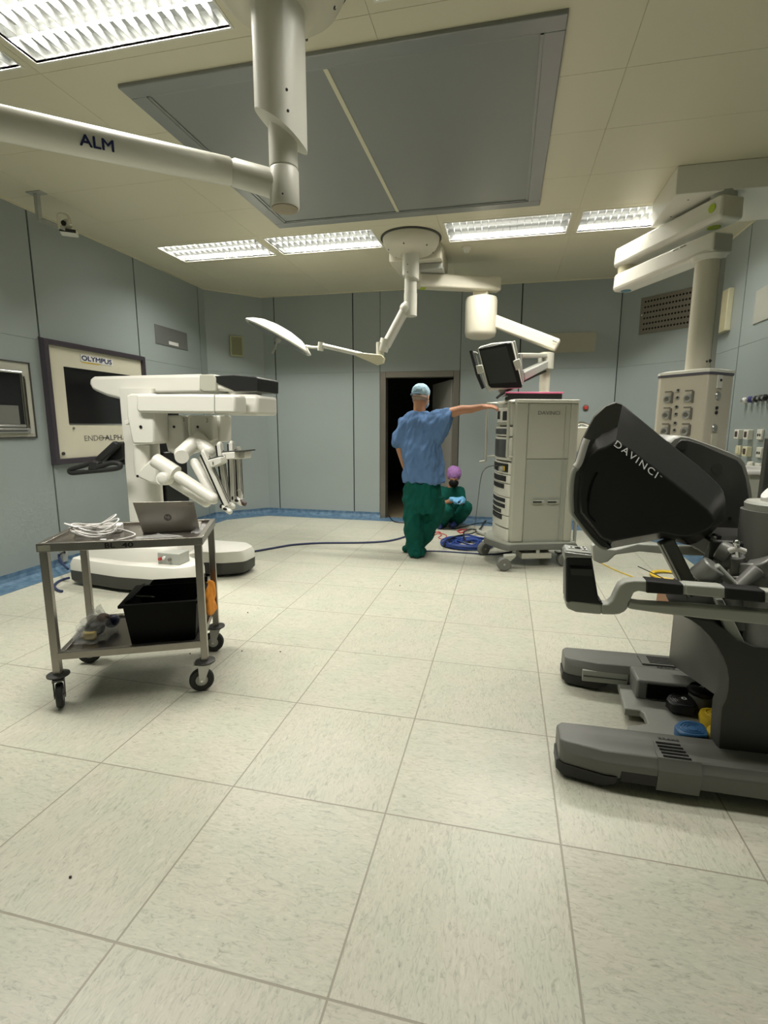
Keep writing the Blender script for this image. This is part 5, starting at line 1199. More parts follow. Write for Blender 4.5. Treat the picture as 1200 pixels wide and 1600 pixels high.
# inner side box with black recess, against the far leg
b0 = Fz(987, 1078, 0.06); xb0, xb1 = b0.x, 1.12
MB().box((xb0, 2.46, 0.055), (xb1, 2.62, 0.155)).build('pedal_housing', mat('tray_grey2', (0.20, 0.205, 0.19), 0.42), tr, bevel=0.012)
MB().box((xb0+0.045, 2.452, 0.070), (xb1-0.02, 2.475, 0.145)).build('pedal_recess', 'black_matte', tr, bevel=0.003)
MB().box((0.80, 2.058, 0.05), (1.3, 2.075, 0.115)).build('tray_edge', 'black', tr)
def pedal(nm, uvs, z, h, mt, rings=True):
    pts = [Fz(u, v_, z) for u, v_ in uvs]; pts = crom(pts+[pts[0]], 3)[:-1]; c = sum(pts, V(0, 0, 0))/len(pts)
    p = MB().loft([[q+V(0, 0, -h) for q in pts], [q+V(0, 0, -0.004) for q in pts], [c+(q-c)*0.93 for q in pts]]).build(nm, mt, tr)
    if rings:
        mb = MB()
        for k, s in enumerate((0.34, 0.52, 0.70)):
            mb.tube([c+(q-c)*s-V(0, 0, 0.0)+V(0, 0, 0.001) for q in pts+[pts[0]]], 0.0016, 5, smooth=0)
        mb.build('grip_ridge', mt, p)
    return p
pedal('blue_pedal', ((1054, 1133), (1062, 1126), (1077, 1125), (1094, 1129), (1101, 1133), (1107, 1148), (1100, 1150), (1080, 1149), (1062, 1144)), 0.105, 0.04, 'bluep')
pedal('black_pedal', ((1041, 1091), (1046, 1084), (1060, 1080), (1078, 1084), (1087, 1104), (1075, 1104), (1052, 1100)), 0.115, 0.04, 'black')
text('pedal_mark', 'o', Fz(1066, 1093, 0.116), (1, 0, 0), (0, 1, 0), 0.022, 'whiteink', tr)
c = Fz(1093, 1075, 0.15)
MB().lathe([(0, 0.06), (0.055, 0.06), (0.058, 0.125), (0.05, 0.13), (0, 0.13)], (c.x+0.01, c.y, 0), 32).build('pedal_base', mat('tray_grey3', (0.20, 0.205, 0.19), 0.42), tr)
MB().lathe([(0, 0.13), (0.062, 0.13), (0.066, 0.138), (0.064, 0.150), (0.05, 0.155), (0, 0.155)], (c.x+0.01, c.y, 0), 32).build('round_pedal', 'black', tr)
text('pedal_mark', '+', V(c.x+0.0, c.y-0.01, 0.156), (1, 0, 0), (0, 1, 0), 0.025, 'whiteink', tr)
for u, v_ in ((1117, 1119), (1130, 1147)):
    c = Fz(u, v_, 0.10)
    p = MB().lathe([(0, 0.06), (0.058, 0.06), (0.062, 0.09), (0.058, 0.106), (0.045, 0.110), (0, 0.110)], (c.x, c.y, 0), 32).build('yellow_pedal', 'yellow', tr)
    MB().lathe([(0.015, 0.110), (0.018, 0.113), (0.021, 0.110)], (c.x, c.y, 0), 24, cap=False).lathe([(0.033, 0.110), (0.036, 0.113), (0.039, 0.110)], (c.x, c.y, 0), 24, cap=False).build('grip_ridge', 'yellow', p)
MB().box((0.69, 2.10, 0.0595), (0.76, 2.135, 0.0625)).build('warning_plate', 'ltgrey', tr)
text('warning_mark', '!', V(0.722, 2.105, 0.0615), (1, 0, 0), (0, 1, 0), 0.006, 'black', tr, height=0.02)
# --- column: wide body with a scooped front
cp = [(1066, 962), (1078, 968), (1092, 978), (1106, 992), (1118, 1008), (1128, 1026), (1134, 1042), (1137, 1060), (1136, 1078), (1133, 1092), (1126, 1106), (1124, 1130), (1122, 1160), (1121, 1195), (1129, 1202), (1139, 1206)]
prof = [K(u, v_, 1.97) for u, v_ in cp]
top_p = [K(u, v_, 1.97) for u, v_ in ((1200, 1012), (1176, 1010), (1150, 1000), (1132, 984), (1110, 970))]
near = prof+[V(1.45, 1.97, prof[-1].z), V(1.45, 1.97, top_p[0].z)]+top_p
cen = V(1.15, 0, 0.45)
def ringc_(pts, yy, k): return [V(cen.x+(p.x-cen.x)*k, yy, cen.z+(p.z-cen.z)*k) for p in pts]
MB().loft([ringc_(near, 1.97, 0.985), ringc_(near, 1.985, 1.0), ringc_(near, 2.045, 1.0), ringc_(near, 2.05, 0.99)], flip=True).build('column_cheek', 'dkgrey', o, angle=28)
# scooped front wall, open below over the pedals, lower edge rising towards the far side
fr_ = [K(u, v_, 1.985) for u, v_ in cp[:11]]; rings = []
for k_ in range(11):
    t_ = k_/10; y = 2.045+0.555*t_; row = []
    zlo = 0.335-0.115*t_
    for i_, p in enumerate(fr_):
        x = p.x+(0.85-p.x)*t_**0.8*(0.55+0.45*(i_ > 4)) if False else p.x*(1-t_)+(0.845-0.19*(1-i_/10)*(1-t_))*t_
        row.append(V(x, y, fr_[0].z+(zlo-fr_[0].z)*(fr_[0].z-p.z)/(fr_[0].z-fr_[-1].z)-0.02*t_))
    row += [V(1.42, y, zlo), V(1.42, y, 0.66)]
    rings.append(row)
MB().loft(rings, flip=True).build('column', 'housing', o, angle=40)
MB().box((1.12, 2.06, 0.12), (1.42, 2.58, 0.40)).build('column_core', 'black', o)
MB().prism([V(1.10, 1.967, 0.42), V(1.45, 1.967, 0.43), V(1.45, 1.967, 0.40), V(1.14, 1.967, 0.39), V(1.13, 1.967, 0.32), V(1.115, 1.967, 0.32)], (0, 0.01, 0)).build('panel_groove', 'black', o)
# --- rear housing behind the hood
rh = [(1046, 700), (1046, 690), (1052, 684), (1062, 680.5), (1075, 682), (1095, 689), (1120, 698), (1145, 708), (1158, 714), (1165, 722), (1170, 738), (1176, 765), (1180, 800), (1182, 840), (1150, 860), (1090, 860), (1060, 800)]
RY = 2.42
pts = [K(u, v_, RY) for u, v_ in rh]
def inset_poly(p, k, dx=0.0, dz=0.0):
    c = sum(p, V(0, 0, 0))/len(p); return [V(c.x+(q.x-c.x)*k+dx, q.y, c.z+(q.z-c.z)*k+dz) for q in p]
MB().loft([inset_poly(pts, 0.96), [q+V(0, 0.02, 0) for q in pts], [q+V(0, 0.30, 0) for q in pts], [q+V(0, 0.32, 0) for q in inset_poly(pts, 0.96)]], flip=False).build('rear_housing', mat('housing_rim', (0.30, 0.30, 0.27), 0.35), o, angle=40)
rin = [(1052, 706), (1056, 694), (1064, 687), (1074, 687), (1095, 693.5), (1140, 713), (1153, 719), (1160, 728), (1166, 748), (1172, 785), (1176, 830), (1150, 850), (1095, 850), (1062, 790)]
MB().prism([K(u, v_, RY-0.004) for u, v_ in rin], (0, 0.02, 0)).build('housing_panel', 'housing', o, bevel=0.004)
for u, v_, r_ in ((1066, 696, 0.019), (1120, 732, 0.022)):
    q = K(u, v_, RY-0.005); MB().cyl(q, q-V(0, 0.002, 0), r_, n=28).build('screw_cover', 'dkgrey', o)
q = K(1140, 810, RY-0.005); MB().cyl(q, q-V(0, 0.003, 0), 0.007, n=14).build('cover_plug', 'black', o)
# --- viewer hood
sil = [(961, 629), (971, 632), (1003, 657), (1037, 685), (1065, 707), (1092, 728), (1110, 744), (1124, 757.5), (1131, 768), (1134, 781), (1134, 800), (1130, 814), (1112, 833), (1089, 848), (1076, 852), (1037, 842), (996, 849), (949, 858), (932, 848), (905, 818), (894, 804), (892, 781), (898, 728), (911, 687), (929, 652), (946, 635)]
HY0, HY1 = 2.06, 2.58
mid = [K(u, v_, HY0+0.10) for u, v_ in sil]                       # full outline, a hand's breadth in from each side
crease = [(945, 700), (962, 690), (985, 703), (1010, 722), (1040, 745), (1070, 768), (1090, 784), (1104, 796), (1112, 805), (1116, 814), (1112, 822), (1104, 828), (1092, 834), (1075, 838), (1062, 838), (1030, 832), (996, 838), (955, 846), (941, 840), (918, 812), (908, 800), (906, 781), (911, 735), (922, 712), (932, 704), (938, 702)]
nr = [K(u, v_, HY0) for u, v_ in crease]
pull = lambda x: 0.085*max(0.0, min(1.0, (0.85-x)/0.4))
fr2 = [V(p.x+pull(p.x), HY0+0.42, p.z) for p in mid]; fr3 = [V(p.x+pull(p.x), HY1-0.06, p.z) for p in nr]
hood = MB().loft([nr, mid, fr2, fr3], flip=True)
hd = hood.build('viewer_hood', 'hood', o, angle=25, bevel=0.012)
hd.modifiers['bevel'].segments = 3
# grey bezel round the viewing end, wider than the hood
bz = [(961, 628), (971, 631), (966, 656), (938, 702), (925, 738), (918, 770), (917, 800), (924, 815), (948, 850), (955, 856), (946, 859), (932, 850), (905, 819), (892, 805), (890, 781), (896, 728), (909, 686), (927, 651), (945, 634)]
b1 = [K(u, v_, HY0+0.055) for u, v_ in bz]
cz = sum(b1, V(0, 0, 0))/len(b1)
b0 = [V(cz.x+(p.x-cz.x)*0.985, HY0+0.035, cz.z+(p.z-cz.z)*0.985) for p in b1]
MB().loft([b0, b1, [p+V(pull(p.x)+0.012, 0.42, 0) for p in b1], [p+V(pull(p.x)+0.012, 0.44, 0) for p in b0]], flip=True).build('bezel', mat('bezel_grey', (0.085, 0.085, 0.078), 0.38), o, angle=30, bevel=0.006)
MB().tube([K(u, v_, HY0+0.02) for u, v_ in ((893, 800), (900, 812), (925, 842), (938, 855), (948, 858))], 0.007, 8).build('bezel_trim', 'armgrey', o)
MB().tube([K(u, v_, HY0+0.01) for u, v_ in ((916, 689), (911, 705), (903, 727), (900, 732), (896, 737), (893, 752), (892, 775), (893, 800))], 0.011, 10).build('hood_handle', 'armgrey', o)
MB().tube([K(u, v_, HY0+0.01) for u, v_ in ((917, 686), (913, 696), (905, 722), (899, 730))], 0.014, 10).build('handle_grip', 'whitecable', o)
MB().tube([K(u, v_, HY0-0.001) for u, v_ in ((933, 738), (926, 752), (921, 768), (919, 786), (920, 803), (930, 815))], [0.005]*4+[0.003]*3, 8).build('side_slit', 'black_matte', o)
# lettering on the sloping upper flank
pA, pB, pC = nr[4], nr[6], mid[4]
fn = (pB-pA).cross(pC-pA).normalized()
if fn.dot(CAMP-pA) < 0: fn = -fn
q0, q1 = onP(958, 697, pA, fn), onP(1023, 748, pA, fn); td = (q1-q0).normalized(); tu_ = fn.cross(td).normalized(); tu_ = tu_ if tu_.z > 0 else -tu_
text('hood_lettering', 'DAVINCI', q0+fn*0.002, td, tu_, (q1-q0).length*1.0, mat('letter_grey', (0.42, 0.42, 0.40), 0.4), o, height=0.034, spacing=1.25)
# the flourish cutting the first letter
MB().obox(q0+fn*0.0035-td*0.004+tu_*0.006, td*0.022, fn*0.001, tu_*0.004).build('letter_slash', 'hood', o)
q2 = onP(1030, 744.5, pA, fn); text('trade_mark', 'TM', q2+fn*0.002, td, tu_, 0.009, 'ltgrey', o)
# --- struts under the hood
def strut(u0, v0, u1, v1, Y, w, mt, nm='strut', th=0.05):
    a, b = K(u0, v0, Y), K(u1, v1, Y); d = (b-a).normalized(); s = V(d.z, 0, -d.x)
    return MB().obox(a-s*w/2, b-a, s*w, V(0, th, 0)).build(nm, mt, o, bevel=0.006)
strut(1042, 846, 1086, 932, 2.12, 0.058, 'midgrey'); strut(1035, 850, 1079, 936, 2.115, 0.008, 'ltgrey', 'strut_edge')
strut(1042, 846, 1086, 932, 2.50, 0.058, 'midgrey')
strut(1118, 838, 1091, 910, 2.14, 0.018, 'silver', 'gas_spring', 0.018); strut(1123, 836, 1097, 905, 2.15, 0.030, 'black', 'bellows', 0.03)
MB().box((0.80, 2.13, K(1030, 855, 2.2).z-0.02), (1.22, 2.50, K(1030, 842, 2.2).z+0.02)).build('hood_carrier', 'dkgrey', o, bevel=0.01)
MB().box((1.02, 2.16, 0.72), (1.40, 2.56, 0.95)).build('mast', 'dkgrey', o, bevel=0.02)
MB().prism([K(u, v_, 2.40) for u, v_ in ((1120, 830), (1182, 830), (1200, 1000), (1140, 1000))], (0, 0.2, 0)).build('mast_cover', 'midgrey', o, bevel=0.01)
# --- armrest: near and far side frames joined by a cross rest
AYn, AYf = 1.93, 2.66
arm_out = [(884, 942), (892, 938), (940, 944.5), (950, 944), (957, 938), (963, 925), (968, 915), (977, 909), (990, 907), (1009, 907.5), (1070, 913.5), (1135, 918), (1200, 924), (1300, 933)]
arm_in_hi = [(1300, 951), (1200, 942), (1135, 935), (1070, 929), (1010, 926), (998, 924), (991, 926), (987, 934), (984, 940)]
low_top = [(1000, 943), (1080, 948), (1300, 965)]
low_bot = [(1300, 988), (1100, 967), (1040, 960), (990, 953), (981, 951), (976, 956), (968, 960), (958, 961), (930, 960), (900, 957), (888, 952), (884, 947)]
def arm_frame(Y, th, mt='armgrey'):
    dy = Y-AYn; mb = MB()
    up = [K(u, v_, AYn) for u, v_ in arm_out[5:]+arm_in_hi+[(982, 942), (981, 951), (976, 956), (968, 960), (958, 961), (940, 960.5), (940, 944.5), (950, 944), (957, 938)]]
    lo = [K(u, v_, AYn) for u, v_ in [(984, 940)]+low_top+low_bot[:5]]
    pd = [K(u, v_, AYn) for u, v_ in [(884, 942), (892, 938), (940, 944.5), (940, 960.5), (930, 960), (900, 957), (888, 952), (884, 947)]]
    f = lambda L: [p+V(0, dy, 0) for p in L]
    mb.prism(f(up), (0, th, 0)).prism(f(lo), (0, th, 0)); mb.prism(f(pd), (0, th+0.05, 0))
    return mb.build('armrest_frame', mt, o, bevel=0.006, seg=3)
arm_frame(AYn, 0.05)
far = [(925, 853), (931, 850), (948, 858), (962, 859), (996, 850), (1040, 853), (1300, 866), (1300, 880), (1040, 866), (1000, 862), (962, 867), (950, 878), (938, 881), (927, 876)]
MB().prism([K(u, v_, AYf) for u, v_ in far], (0, 0.05, 0)).build('armrest_frame', 'armgrey', o, bevel=0.006, seg=3)
def bar(u0, v0, u1, v1, nm, mt, w=0.066, Y=AYn-0.004, vb0=None, vb1=None):
    p = [K(u0, v0, AYn), K(u1, v1, AYn), K(u1, vb1, AYn), K(u0, vb0, AYn)]
    c = sum(p, V(0, 0, 0))/4
    q = [V(x.x, Y, x.z) for x in p]; return MB().prism(q, (0, w, 0)).build(nm, mt, o, bevel=0.006)
for Y in (AYn-0.004,):
    bar(1009, 906.5, 1068, 912.5, 'arm_pad', 'rubber', 0.06, Y, 926.5, 930); bar(1132, 917, 1196, 923, 'arm_pad', 'rubber', 0.06, Y, 936, 942)
bar(1070, 912.5, 1131, 917, 'arm_sleeve', 'armgrey', 0.055, AYn-0.005, 929, 935)
MB().box((1.02, AYn+0.05, 0.74), (1.12, AYf, 0.80)).build('cross_beam', 'midgrey', o, bevel=0.012, seg=3)
MB().box((1.06, 2.18, 0.55), (1.35, 2.52, 0.76)).build('lift_column', 'dkgrey', o, bevel=0.01)
MB().prism([K(u, v_, 1.985) for u, v_ in ((1118, 936), (1130, 936), (1167, 1010), (1150, 1003), (1134, 985))], (0, 0.03, 0)).build('arm_brace', 'armgrey', o, bevel=0.004)
# control pods at both ends
def pod(Y0):
    dy = Y0-AYn
    def q(u, v_, y=0.0): p = K(u, v_, AYn); return V(p.x, p.y+dy+y, p.z)
    b = MB().loft([[q(884, 941), q(944, 945), q(944, 945, 0.10), q(884, 941, 0.10)], [q(884, 933), q(936, 939), q(936, 939, 0.10), q(884, 933, 0.10)], [q(884, 872), q(925, 873), q(925, 873, 0.09), q(884, 872, 0.09)], [q(883, 862), q(924, 866), q(924, 866, 0.075), q(883, 862, 0.085)]]).build('control_pod', 'black', o, bevel=0.006)
    MB().prism([q(882, 862, -0.002), q(925, 867, -0.002), q(926, 872, -0.002), q(886, 871, -0.002), q(882, 876, -0.002)], (0, 0.09, 0)).build('pod_collar', 'silver', b, bevel=0.004)
    tp_ = MB().loft([[q(883, 862, 0.0), q(925, 866, 0.0), q(925, 866, 0.085), q(883, 862, 0.085)], [q(886, 859, 0.004), q(924, 864, 0.004), q(923, 863, 0.080), q(886, 858, 0.080)]]).build('pod_top', 'ltgrey', b, bevel=0.003)
    z = lambda u, v_: q(u, v_).z+0.0015
    for k, (fx, fy) in enumerate(((0.2, 0.35), (0.5, 0.5), (0.78, 0.3), (0.78, 0.72))):
        a = q(887, 859, 0.0); e = q(923, 863.5, 0.0); p = a+(e-a)*fx+V(0, 0.008+0.07*fy, 0.001)
        MB().obox(p-V(0.010, 0.008, 0), V(0.020, 0, 0), V(0, 0.018, 0), V(0, 0, 0.003)).build('button', 'whiteink' if k != 1 else 'black', tp_, bevel=0.001)
        MB().cyl(p+V(0, 0, 0.003), p+V(0, 0, 0.005), 0.004, n=10).build('button_mark', 'black', tp_)
    MB().prism([q(891, 885, -0.003), q(925, 887, -0.003), q(926, 900, -0.003), q(893, 898, -0.003)], (0, 0.01, 0)).build('pod_display', 'dkgrey', b)
    MB().prism([q(890, 884, -0.005), q(925, 886, -0.005), q(925, 889, -0.005), q(891, 888, -0.005)], (0, 0.01, 0)).build('display_edge', 'black_matte', b)
    MB().tube([q(888, 937, 0.01), q(940, 942, 0.01)], 0.008, 8, smooth=0).build('pod_foot', 'rubber', b)
pod(AYn)
# --- master controllers under the hood
def cylp(nm, u0, v0, Y0, u1, v1, Y1, r, mt='master', r1=None):
    return MB().cyl(K(u0, v0, Y0), K(u1, v1, Y1), r, r1, 24).build(nm, mt, o, bevel=0.006)
def handset(dx, dy):
    def c(nm, u0, v0, Y0, u1, v1, Y1, r, mt='master', r1=None):
        s = V(dx, dy, 0); return MB().cyl(K(u0, v0, Y0)+s, K(u1, v1, Y1)+s, r, r1, 22).build(nm, mt, o, bevel=0.006)
    m = c('master_arm', 1092, 903, 2.05, 1117, 884, 2.03, 0.045, 'master')
    c('master_arm', 1117, 884, 2.03, 1152, 920, 2.03, 0.016, 'ltgrey'); c('master_arm', 1152, 920, 2.03, 1184, 889, 2.05, 0.026, 'master')
    c('master_motor', 1184, 875, 2.07, 1198, 898, 2.07, 0.040, 'master')
    c('master_joint', 1122, 857, 2.12, 1140, 866, 2.10, 0.038, 'master'); c('wrist_housing', 1118, 878, 2.14, 1178, 875, 2.14, 0.032, 'master')
    s = V(dx, dy, 0)
    MB().tube([K(1140, 861, 2.0)+s, K(1150, 858, 1.99)+s, K(1164, 862, 1.99)+s], 0.011, 10).build('finger_grip', 'whitecable', o)
    MB().cyl(K(1151, 848, 1.99)+s, K(1154, 870, 1.99)+s, 0.009, n=14).ell(K(1151, 848, 1.99)+s, (0.012, 0.012, 0.012), 12).build('finger_lever', 'chrome', o)
handset(0, 0)
MB().tube([K(1150, 870, 2.12), K(1152, 940, 2.14), K(1140, 1000, 2.16)], 0.03, 12).build('master_stem', 'master', o)
cylp('master_counterweight', 1185, 1012, 2.02, 1178, 880, 2.10, 0.052, 'master'); cylp('master_counterweight', 1160, 985, 2.06, 1150, 900, 2.12, 0.045, 'master')
MB().ell(K(1184, 1012, 2.02), (0.052, 0.05, 0.03), 20).build('weight_cap', 'master', o)
# --- ergonomic turret at the right edge
tx = K(1207, 800, 2.12)
MB().lathe([(0, K(1180, 905, 2.12).z), (0.09, K(1180, 905, 2.12).z), (0.098, K(1180, 880, 2.12).z), (0.10, K(1165, 798, 2.12).z), (0, K(1165, 798, 2.12).z+0.002)], (tx.x+0.015, 2.16, 0), 40).build('turret_body', 'master', o)
MB().lathe([(0, K(1165, 798, 2.12).z), (0.088, K(1165, 798, 2.12).z), (0.090, K(1165, 788, 2.12).z), (0.082, K(1165, 784, 2.12).z), (0, K(1165, 784, 2.12).z)], (tx.x+0.015, 2.16, 0), 40).build('turret_ring', 'armgrey', o)
zt0 = K(1185, 786, 2.12).z; zt1 = K(1190, 752, 2.12).z
oval_tube((tx.x+0.045, 2.16), 0.062, 0.062, 0, lambda x, y: 0) if 0 else None
n = 36; bot = []; top = []
for i in range(n):
    a = 2*math.pi*i/n; x, y = math.cos(a)*0.062, math.sin(a)*0.062
    bot.append(V(tx.x+0.04+x, 2.16+y, zt0-0.01)); top.append(V(tx.x+0.04+x, 2.16+y, zt1-0.02+x*0.75))
MB().loft([bot, top]).build('turret_neck', 'whitecable', o)

# ------------------------------------------------------------------ things behind the console
c = onZ(1090, 968, 0)
c = V(1.35, 3.55, 0)
o = thing('cardboard_box', 'brown cardboard box on the floor behind the console armrest', 'cardboard box', tuple(c))
bx = onZ(1050, 966, 0)
MB().cbox((bx.x+0.16, bx.y+0.20, 0.085), (0.30, 0.34, 0.17), R(8)).build('carton', 'cardboard', o)
MB().cbox((bx.x+0.16, bx.y+0.20, 0.1705), (0.06, 0.345, 0.002), R(8)).build('tape_strip', 'ivory', o)
# white cart at the right wall behind the console
o = thing('supply_cart', 'white supply cart with a clear-sided top by the right wall, behind the console', 'supply cart', (1.86, 4.1, 0))
y0, y1, x0, x1 = 3.85, 4.30, 1.62, 2.08
zc = onY(1180, 735, y0).z
MB().box((x0, y0, 0.14), (x1, y1, zc-0.20)).build('cabinet', 'white', o, bevel=0.015)
for k in range(3): MB().box((x0-0.006, y0+0.03, 0.18+k*0.2), (x0+0.0, y1-0.03, 0.36+k*0.2)).build('drawer', 'ivory', o, bevel=0.004)
MB().box((x0+0.02, y0+0.02, zc-0.20), (x1-0.02, y1-0.02, zc-0.03)).build('upper_bin', 'cartgrey', o, bevel=0.01)
MB().box((x0-0.01, y0-0.01, zc-0.03), (x1, y1+0.01, zc)).build('top', 'whitecable', o, bevel=0.01)
for a, b in ((x0+0.05, y0+0.05), (x1-0.05, y0+0.05), (x0+0.05, y1-0.05), (x1-0.05, y1-0.05)):
    MB().cyl((a, b-0.015, 0.05), (a, b+0.015, 0.05), 0.05, n=20).cyl((a, b, 0.05), (a, b, 0.14), 0.012, n=10).build('castor', 'dkgrey', o)
# dark upright screen at the very right edge
o = thing('side_monitor', 'tall dark screen seen edge-on at the far right edge of the view', 'monitor', (1.75, 3.35, 0))
e0 = onY(1197, 690, 3.3); e1 = onY(1190, 760, 3.3)
MB().obox(V(e1.x+0.005, 3.3, e1.z-0.12), V(0.42, 0.0, 0), V(0, 0.05, 0), V(0, 0, e0.z-e1.z+0.14)).build('screen_case', 'dkgrey', o, bevel=0.006)
MB().box((e1.x+0.03, 3.296, e1.z-0.09), (e1.x+0.40, 3.30, e0.z-0.0)).build('screen', 'screen2', o)
MB().cyl((e1.x+0.2, 3.33, 0.05), (e1.x+0.2, 3.33, e1.z-0.05), 0.025, n=16).build('stand_pole', 'ltgrey', o)
MB().lathe([(0, 0.0), (0.20, 0.0), (0.20, 0.03), (0.05, 0.055), (0, 0.055)], (e1.x+0.2, 3.33, 0), 32).build('stand_foot', 'ltgrey', o)
# ================================================================== PEOPLE
YM = 5.05
def m(u, v_, dy=0.0): return onY(u, v_, YM+dy)
o = thing('person', 'person in blue scrub top and green trousers standing with one arm on the tower', 'person', (-0.9, YM, 0))
def rgl(mb, secs, n=24):
    """loft through ellipses: (centre, half width, half depth, yaw)"""
    rings = []
    for c, rx, ry, yw in secs:
        rings.append([c+V(math.cos(yw)*rx*math.cos(t)-math.sin(yw)*ry*math.sin(t), math.sin(yw)*rx*math.cos(t)+math.cos(yw)*ry*math.sin(t), 0) for t in [2*math.pi*i/n for i in range(n)]])
    return mb.loft(rings, True)
def hand(mb, w, d, upv, L=0.185, curl=0.5, thumb=1, spread=0.10, wd=0.041):
    """wrist point, direction of the fingers, back-of-hand normal"""
    d = Vector(d).normalized(); s = d.cross(Vector(upv)).normalized(); nrm = s.cross(d).normalized()
    pl = L*0.50
    mb.cap(w, w+d*0.03, 0.026, 0.027, 12)
    for k in range(4):
        q = (k-1.5)/1.5; a = w+d*0.012+s*q*wd*0.45; b = w+d*pl+s*q*wd*0.78
        mb.cap(a, b, 0.0165, 0.0125, 10)
        Lf = L*0.50*(0.86, 1.0, 0.94, 0.76)[k]; p = b; dd = (d+s*q*spread)
        for j, fr in enumerate((0.42, 0.32, 0.26)):
            ang = curl*(j+0.6); di = (dd.normalized()*math.cos(ang)-nrm*math.sin(ang)).normalized(); e = p+di*Lf*fr
            mb.cap(p, e, 0.0098-0.0009*j, 0.0092-0.0009*j, 8); p = e
    a = w+d*0.025+s*thumb*wd*0.55; b = a+(d*0.55+s*thumb*0.75-nrm*0.35).normalized()*0.042; c = b+(d*0.85+s*thumb*0.15-nrm*0.45).normalized()*0.034
    e = c+(d*0.9-s*thumb*0.10-nrm*0.35).normalized()*0.026
    mb.cap(a, b, 0.0155, 0.0125, 9); mb.cap(b, c, 0.0118, 0.0105, 8); mb.cap(c, e, 0.0105, 0.009, 8)
def head(mb, c, f, h=0.235):
    """head centred at c, face towards f (unit, roughly level)"""
    f = Vector(f).normalized(); s = f.cross(V(0, 0, 1)).normalized(); u = s.cross(f).normalized()
    rot = Matrix((s, f, u)).transposed(); P_ = lambda x, y, z: c+s*x+f*y+u*z
    mb.ell(P_(0, -0.012, 0.028), (0.077, 0.095, 0.092), 24, rot=rot)
    mb.ell(P_(0, 0.028, -0.040), (0.058, 0.062, 0.070), 20, rot=rot)
    mb.ell(P_(0, 0.060, -0.088), (0.028, 0.026, 0.024), 14, rot=rot)                # chin
    mb.ell(P_(0, 0.072, 0.022), (0.052, 0.022, 0.018), 14, rot=rot)                 # brow
    mb.cap(P_(0, 0.086, 0.008), P_(0, 0.105, -0.030), 0.010, 0.014, 10)             # nose
    mb.ell(P_(0, 0.084, -0.056), (0.024, 0.012, 0.010), 12, rot=rot)                # lips
    for k in (-1, 1):
        mb.ell(P_(k*0.046, 0.056, -0.022), (0.022, 0.024, 0.022), 12, rot=rot)      # cheek
        mb.ell(P_(k*0.080, -0.006, -0.006), (0.010, 0.020, 0.032), 12, rot=rot)     # ear
    return P_, rot
# ---- body (one surface): head, neck, arms, hands, trunk, legs
body = MB()
hc = m(658, 621, 0.03); fdir = V(0.30, 0.95, -0.25)
Pm, rotm = head(body, hc, fdir)
nb = m(655, 645, 0.0)
body.chain([hc+V(-0.01, -0.02, -0.05), nb+V(0, 0.01, 0.0), nb+V(0, 0.0, -0.05)], [0.062, 0.062, 0.075])
shL, shR = m(634, 666, 0.0), m(690, 650, -0.01)
hipc = m(660, 760, 0.02)
rgl(body, [(nb+V(0, 0, -0.03), 0.08, 0.06, 0), (m(657, 668), 0.15, 0.07, 0), (m(658, 700), 0.15, 0.08, 0), (m(660, 740), 0.14, 0.08, 0), (hipc, 0.145, 0.09, 0), (m(660, 785, 0.02), 0.13, 0.08, 0)])
elL, wrL = m(625, 700, 0.04), m(632, 728, 0.15)
body.chain([shL, elL, wrL], [0.058, 0.045, 0.030]); hand(body, wrL, (0.25, 0.35, -0.9), (-1, 0, 0), curl=0.5, thumb=-1)
elR, wrR = m(722, 640, -0.05), m(754, 635.5, -0.08)
body.chain([shR, m(705, 645, -0.03), elR, m(735, 639.5, -0.065), wrR], [0.060, 0.052, 0.044, 0.041, 0.028])
hand(body, wrR, (1, -0.04, 0.03), (0, -0.35, 1), L=0.17, curl=0.42, thumb=-1)
kL, kR = m(648, 815, 0.0), m(675, 812, 0.09)
fL, fR = m(649, 860, 0.02), m(652, 850, 0.10)
body.chain([m(645, 775, 0.02), kL, m(648, 862, 0.02)], [0.085, 0.06, 0.042]); body.chain([m(675, 775, 0.03), kR, m(653, 852, 0.19)], [0.08, 0.055, 0.042])
body.build('body', 'skin', o, remesh=0.0065, relax=3)
# hair: short grey fringe under the cap
hb = MB(); hb.ell(Pm(0, -0.022, -0.012), (0.081, 0.088, 0.045), 22, rot=rotm)
hb.build('short_hair', 'greyhair', o, remesh=0.006, relax=2)
# cap: light blue, tied, with a darker band behind
cp_ = MB(); cp_.ell(Pm(0, -0.018, 0.052), (0.089, 0.106, 0.080), 28, rot=rotm)
cap_ = cp_.build('surgical_cap', 'cap_blue', o, remesh=0.006, relax=2, wrinkle=0.006, wscale=30)
MB().tube([Pm(math.cos(t)*0.091, -0.018+math.sin(t)*0.104, 0.016+0.010*math.sin(t)) for t in [math.pi*(0.92+0.7*k/12) for k in range(13)]], 0.008, 8).build('cap_band', mat('cap_band_blue', (0.12, 0.20, 0.27), 0.8), cap_)
for k in (-1, 1): MB().tube([Pm(k*0.083, 0.0, 0.03), Pm(k*0.087, -0.004, -0.03), Pm(k*0.070, 0.03, -0.075)], 0.0035, 6).build('mask_tie', 'whitecable', o)
MB().ell(Pm(0, 0.078, -0.045), (0.056, 0.042, 0.050), 18, rot=rotm).build('face_mask', 'cap_blue', o)
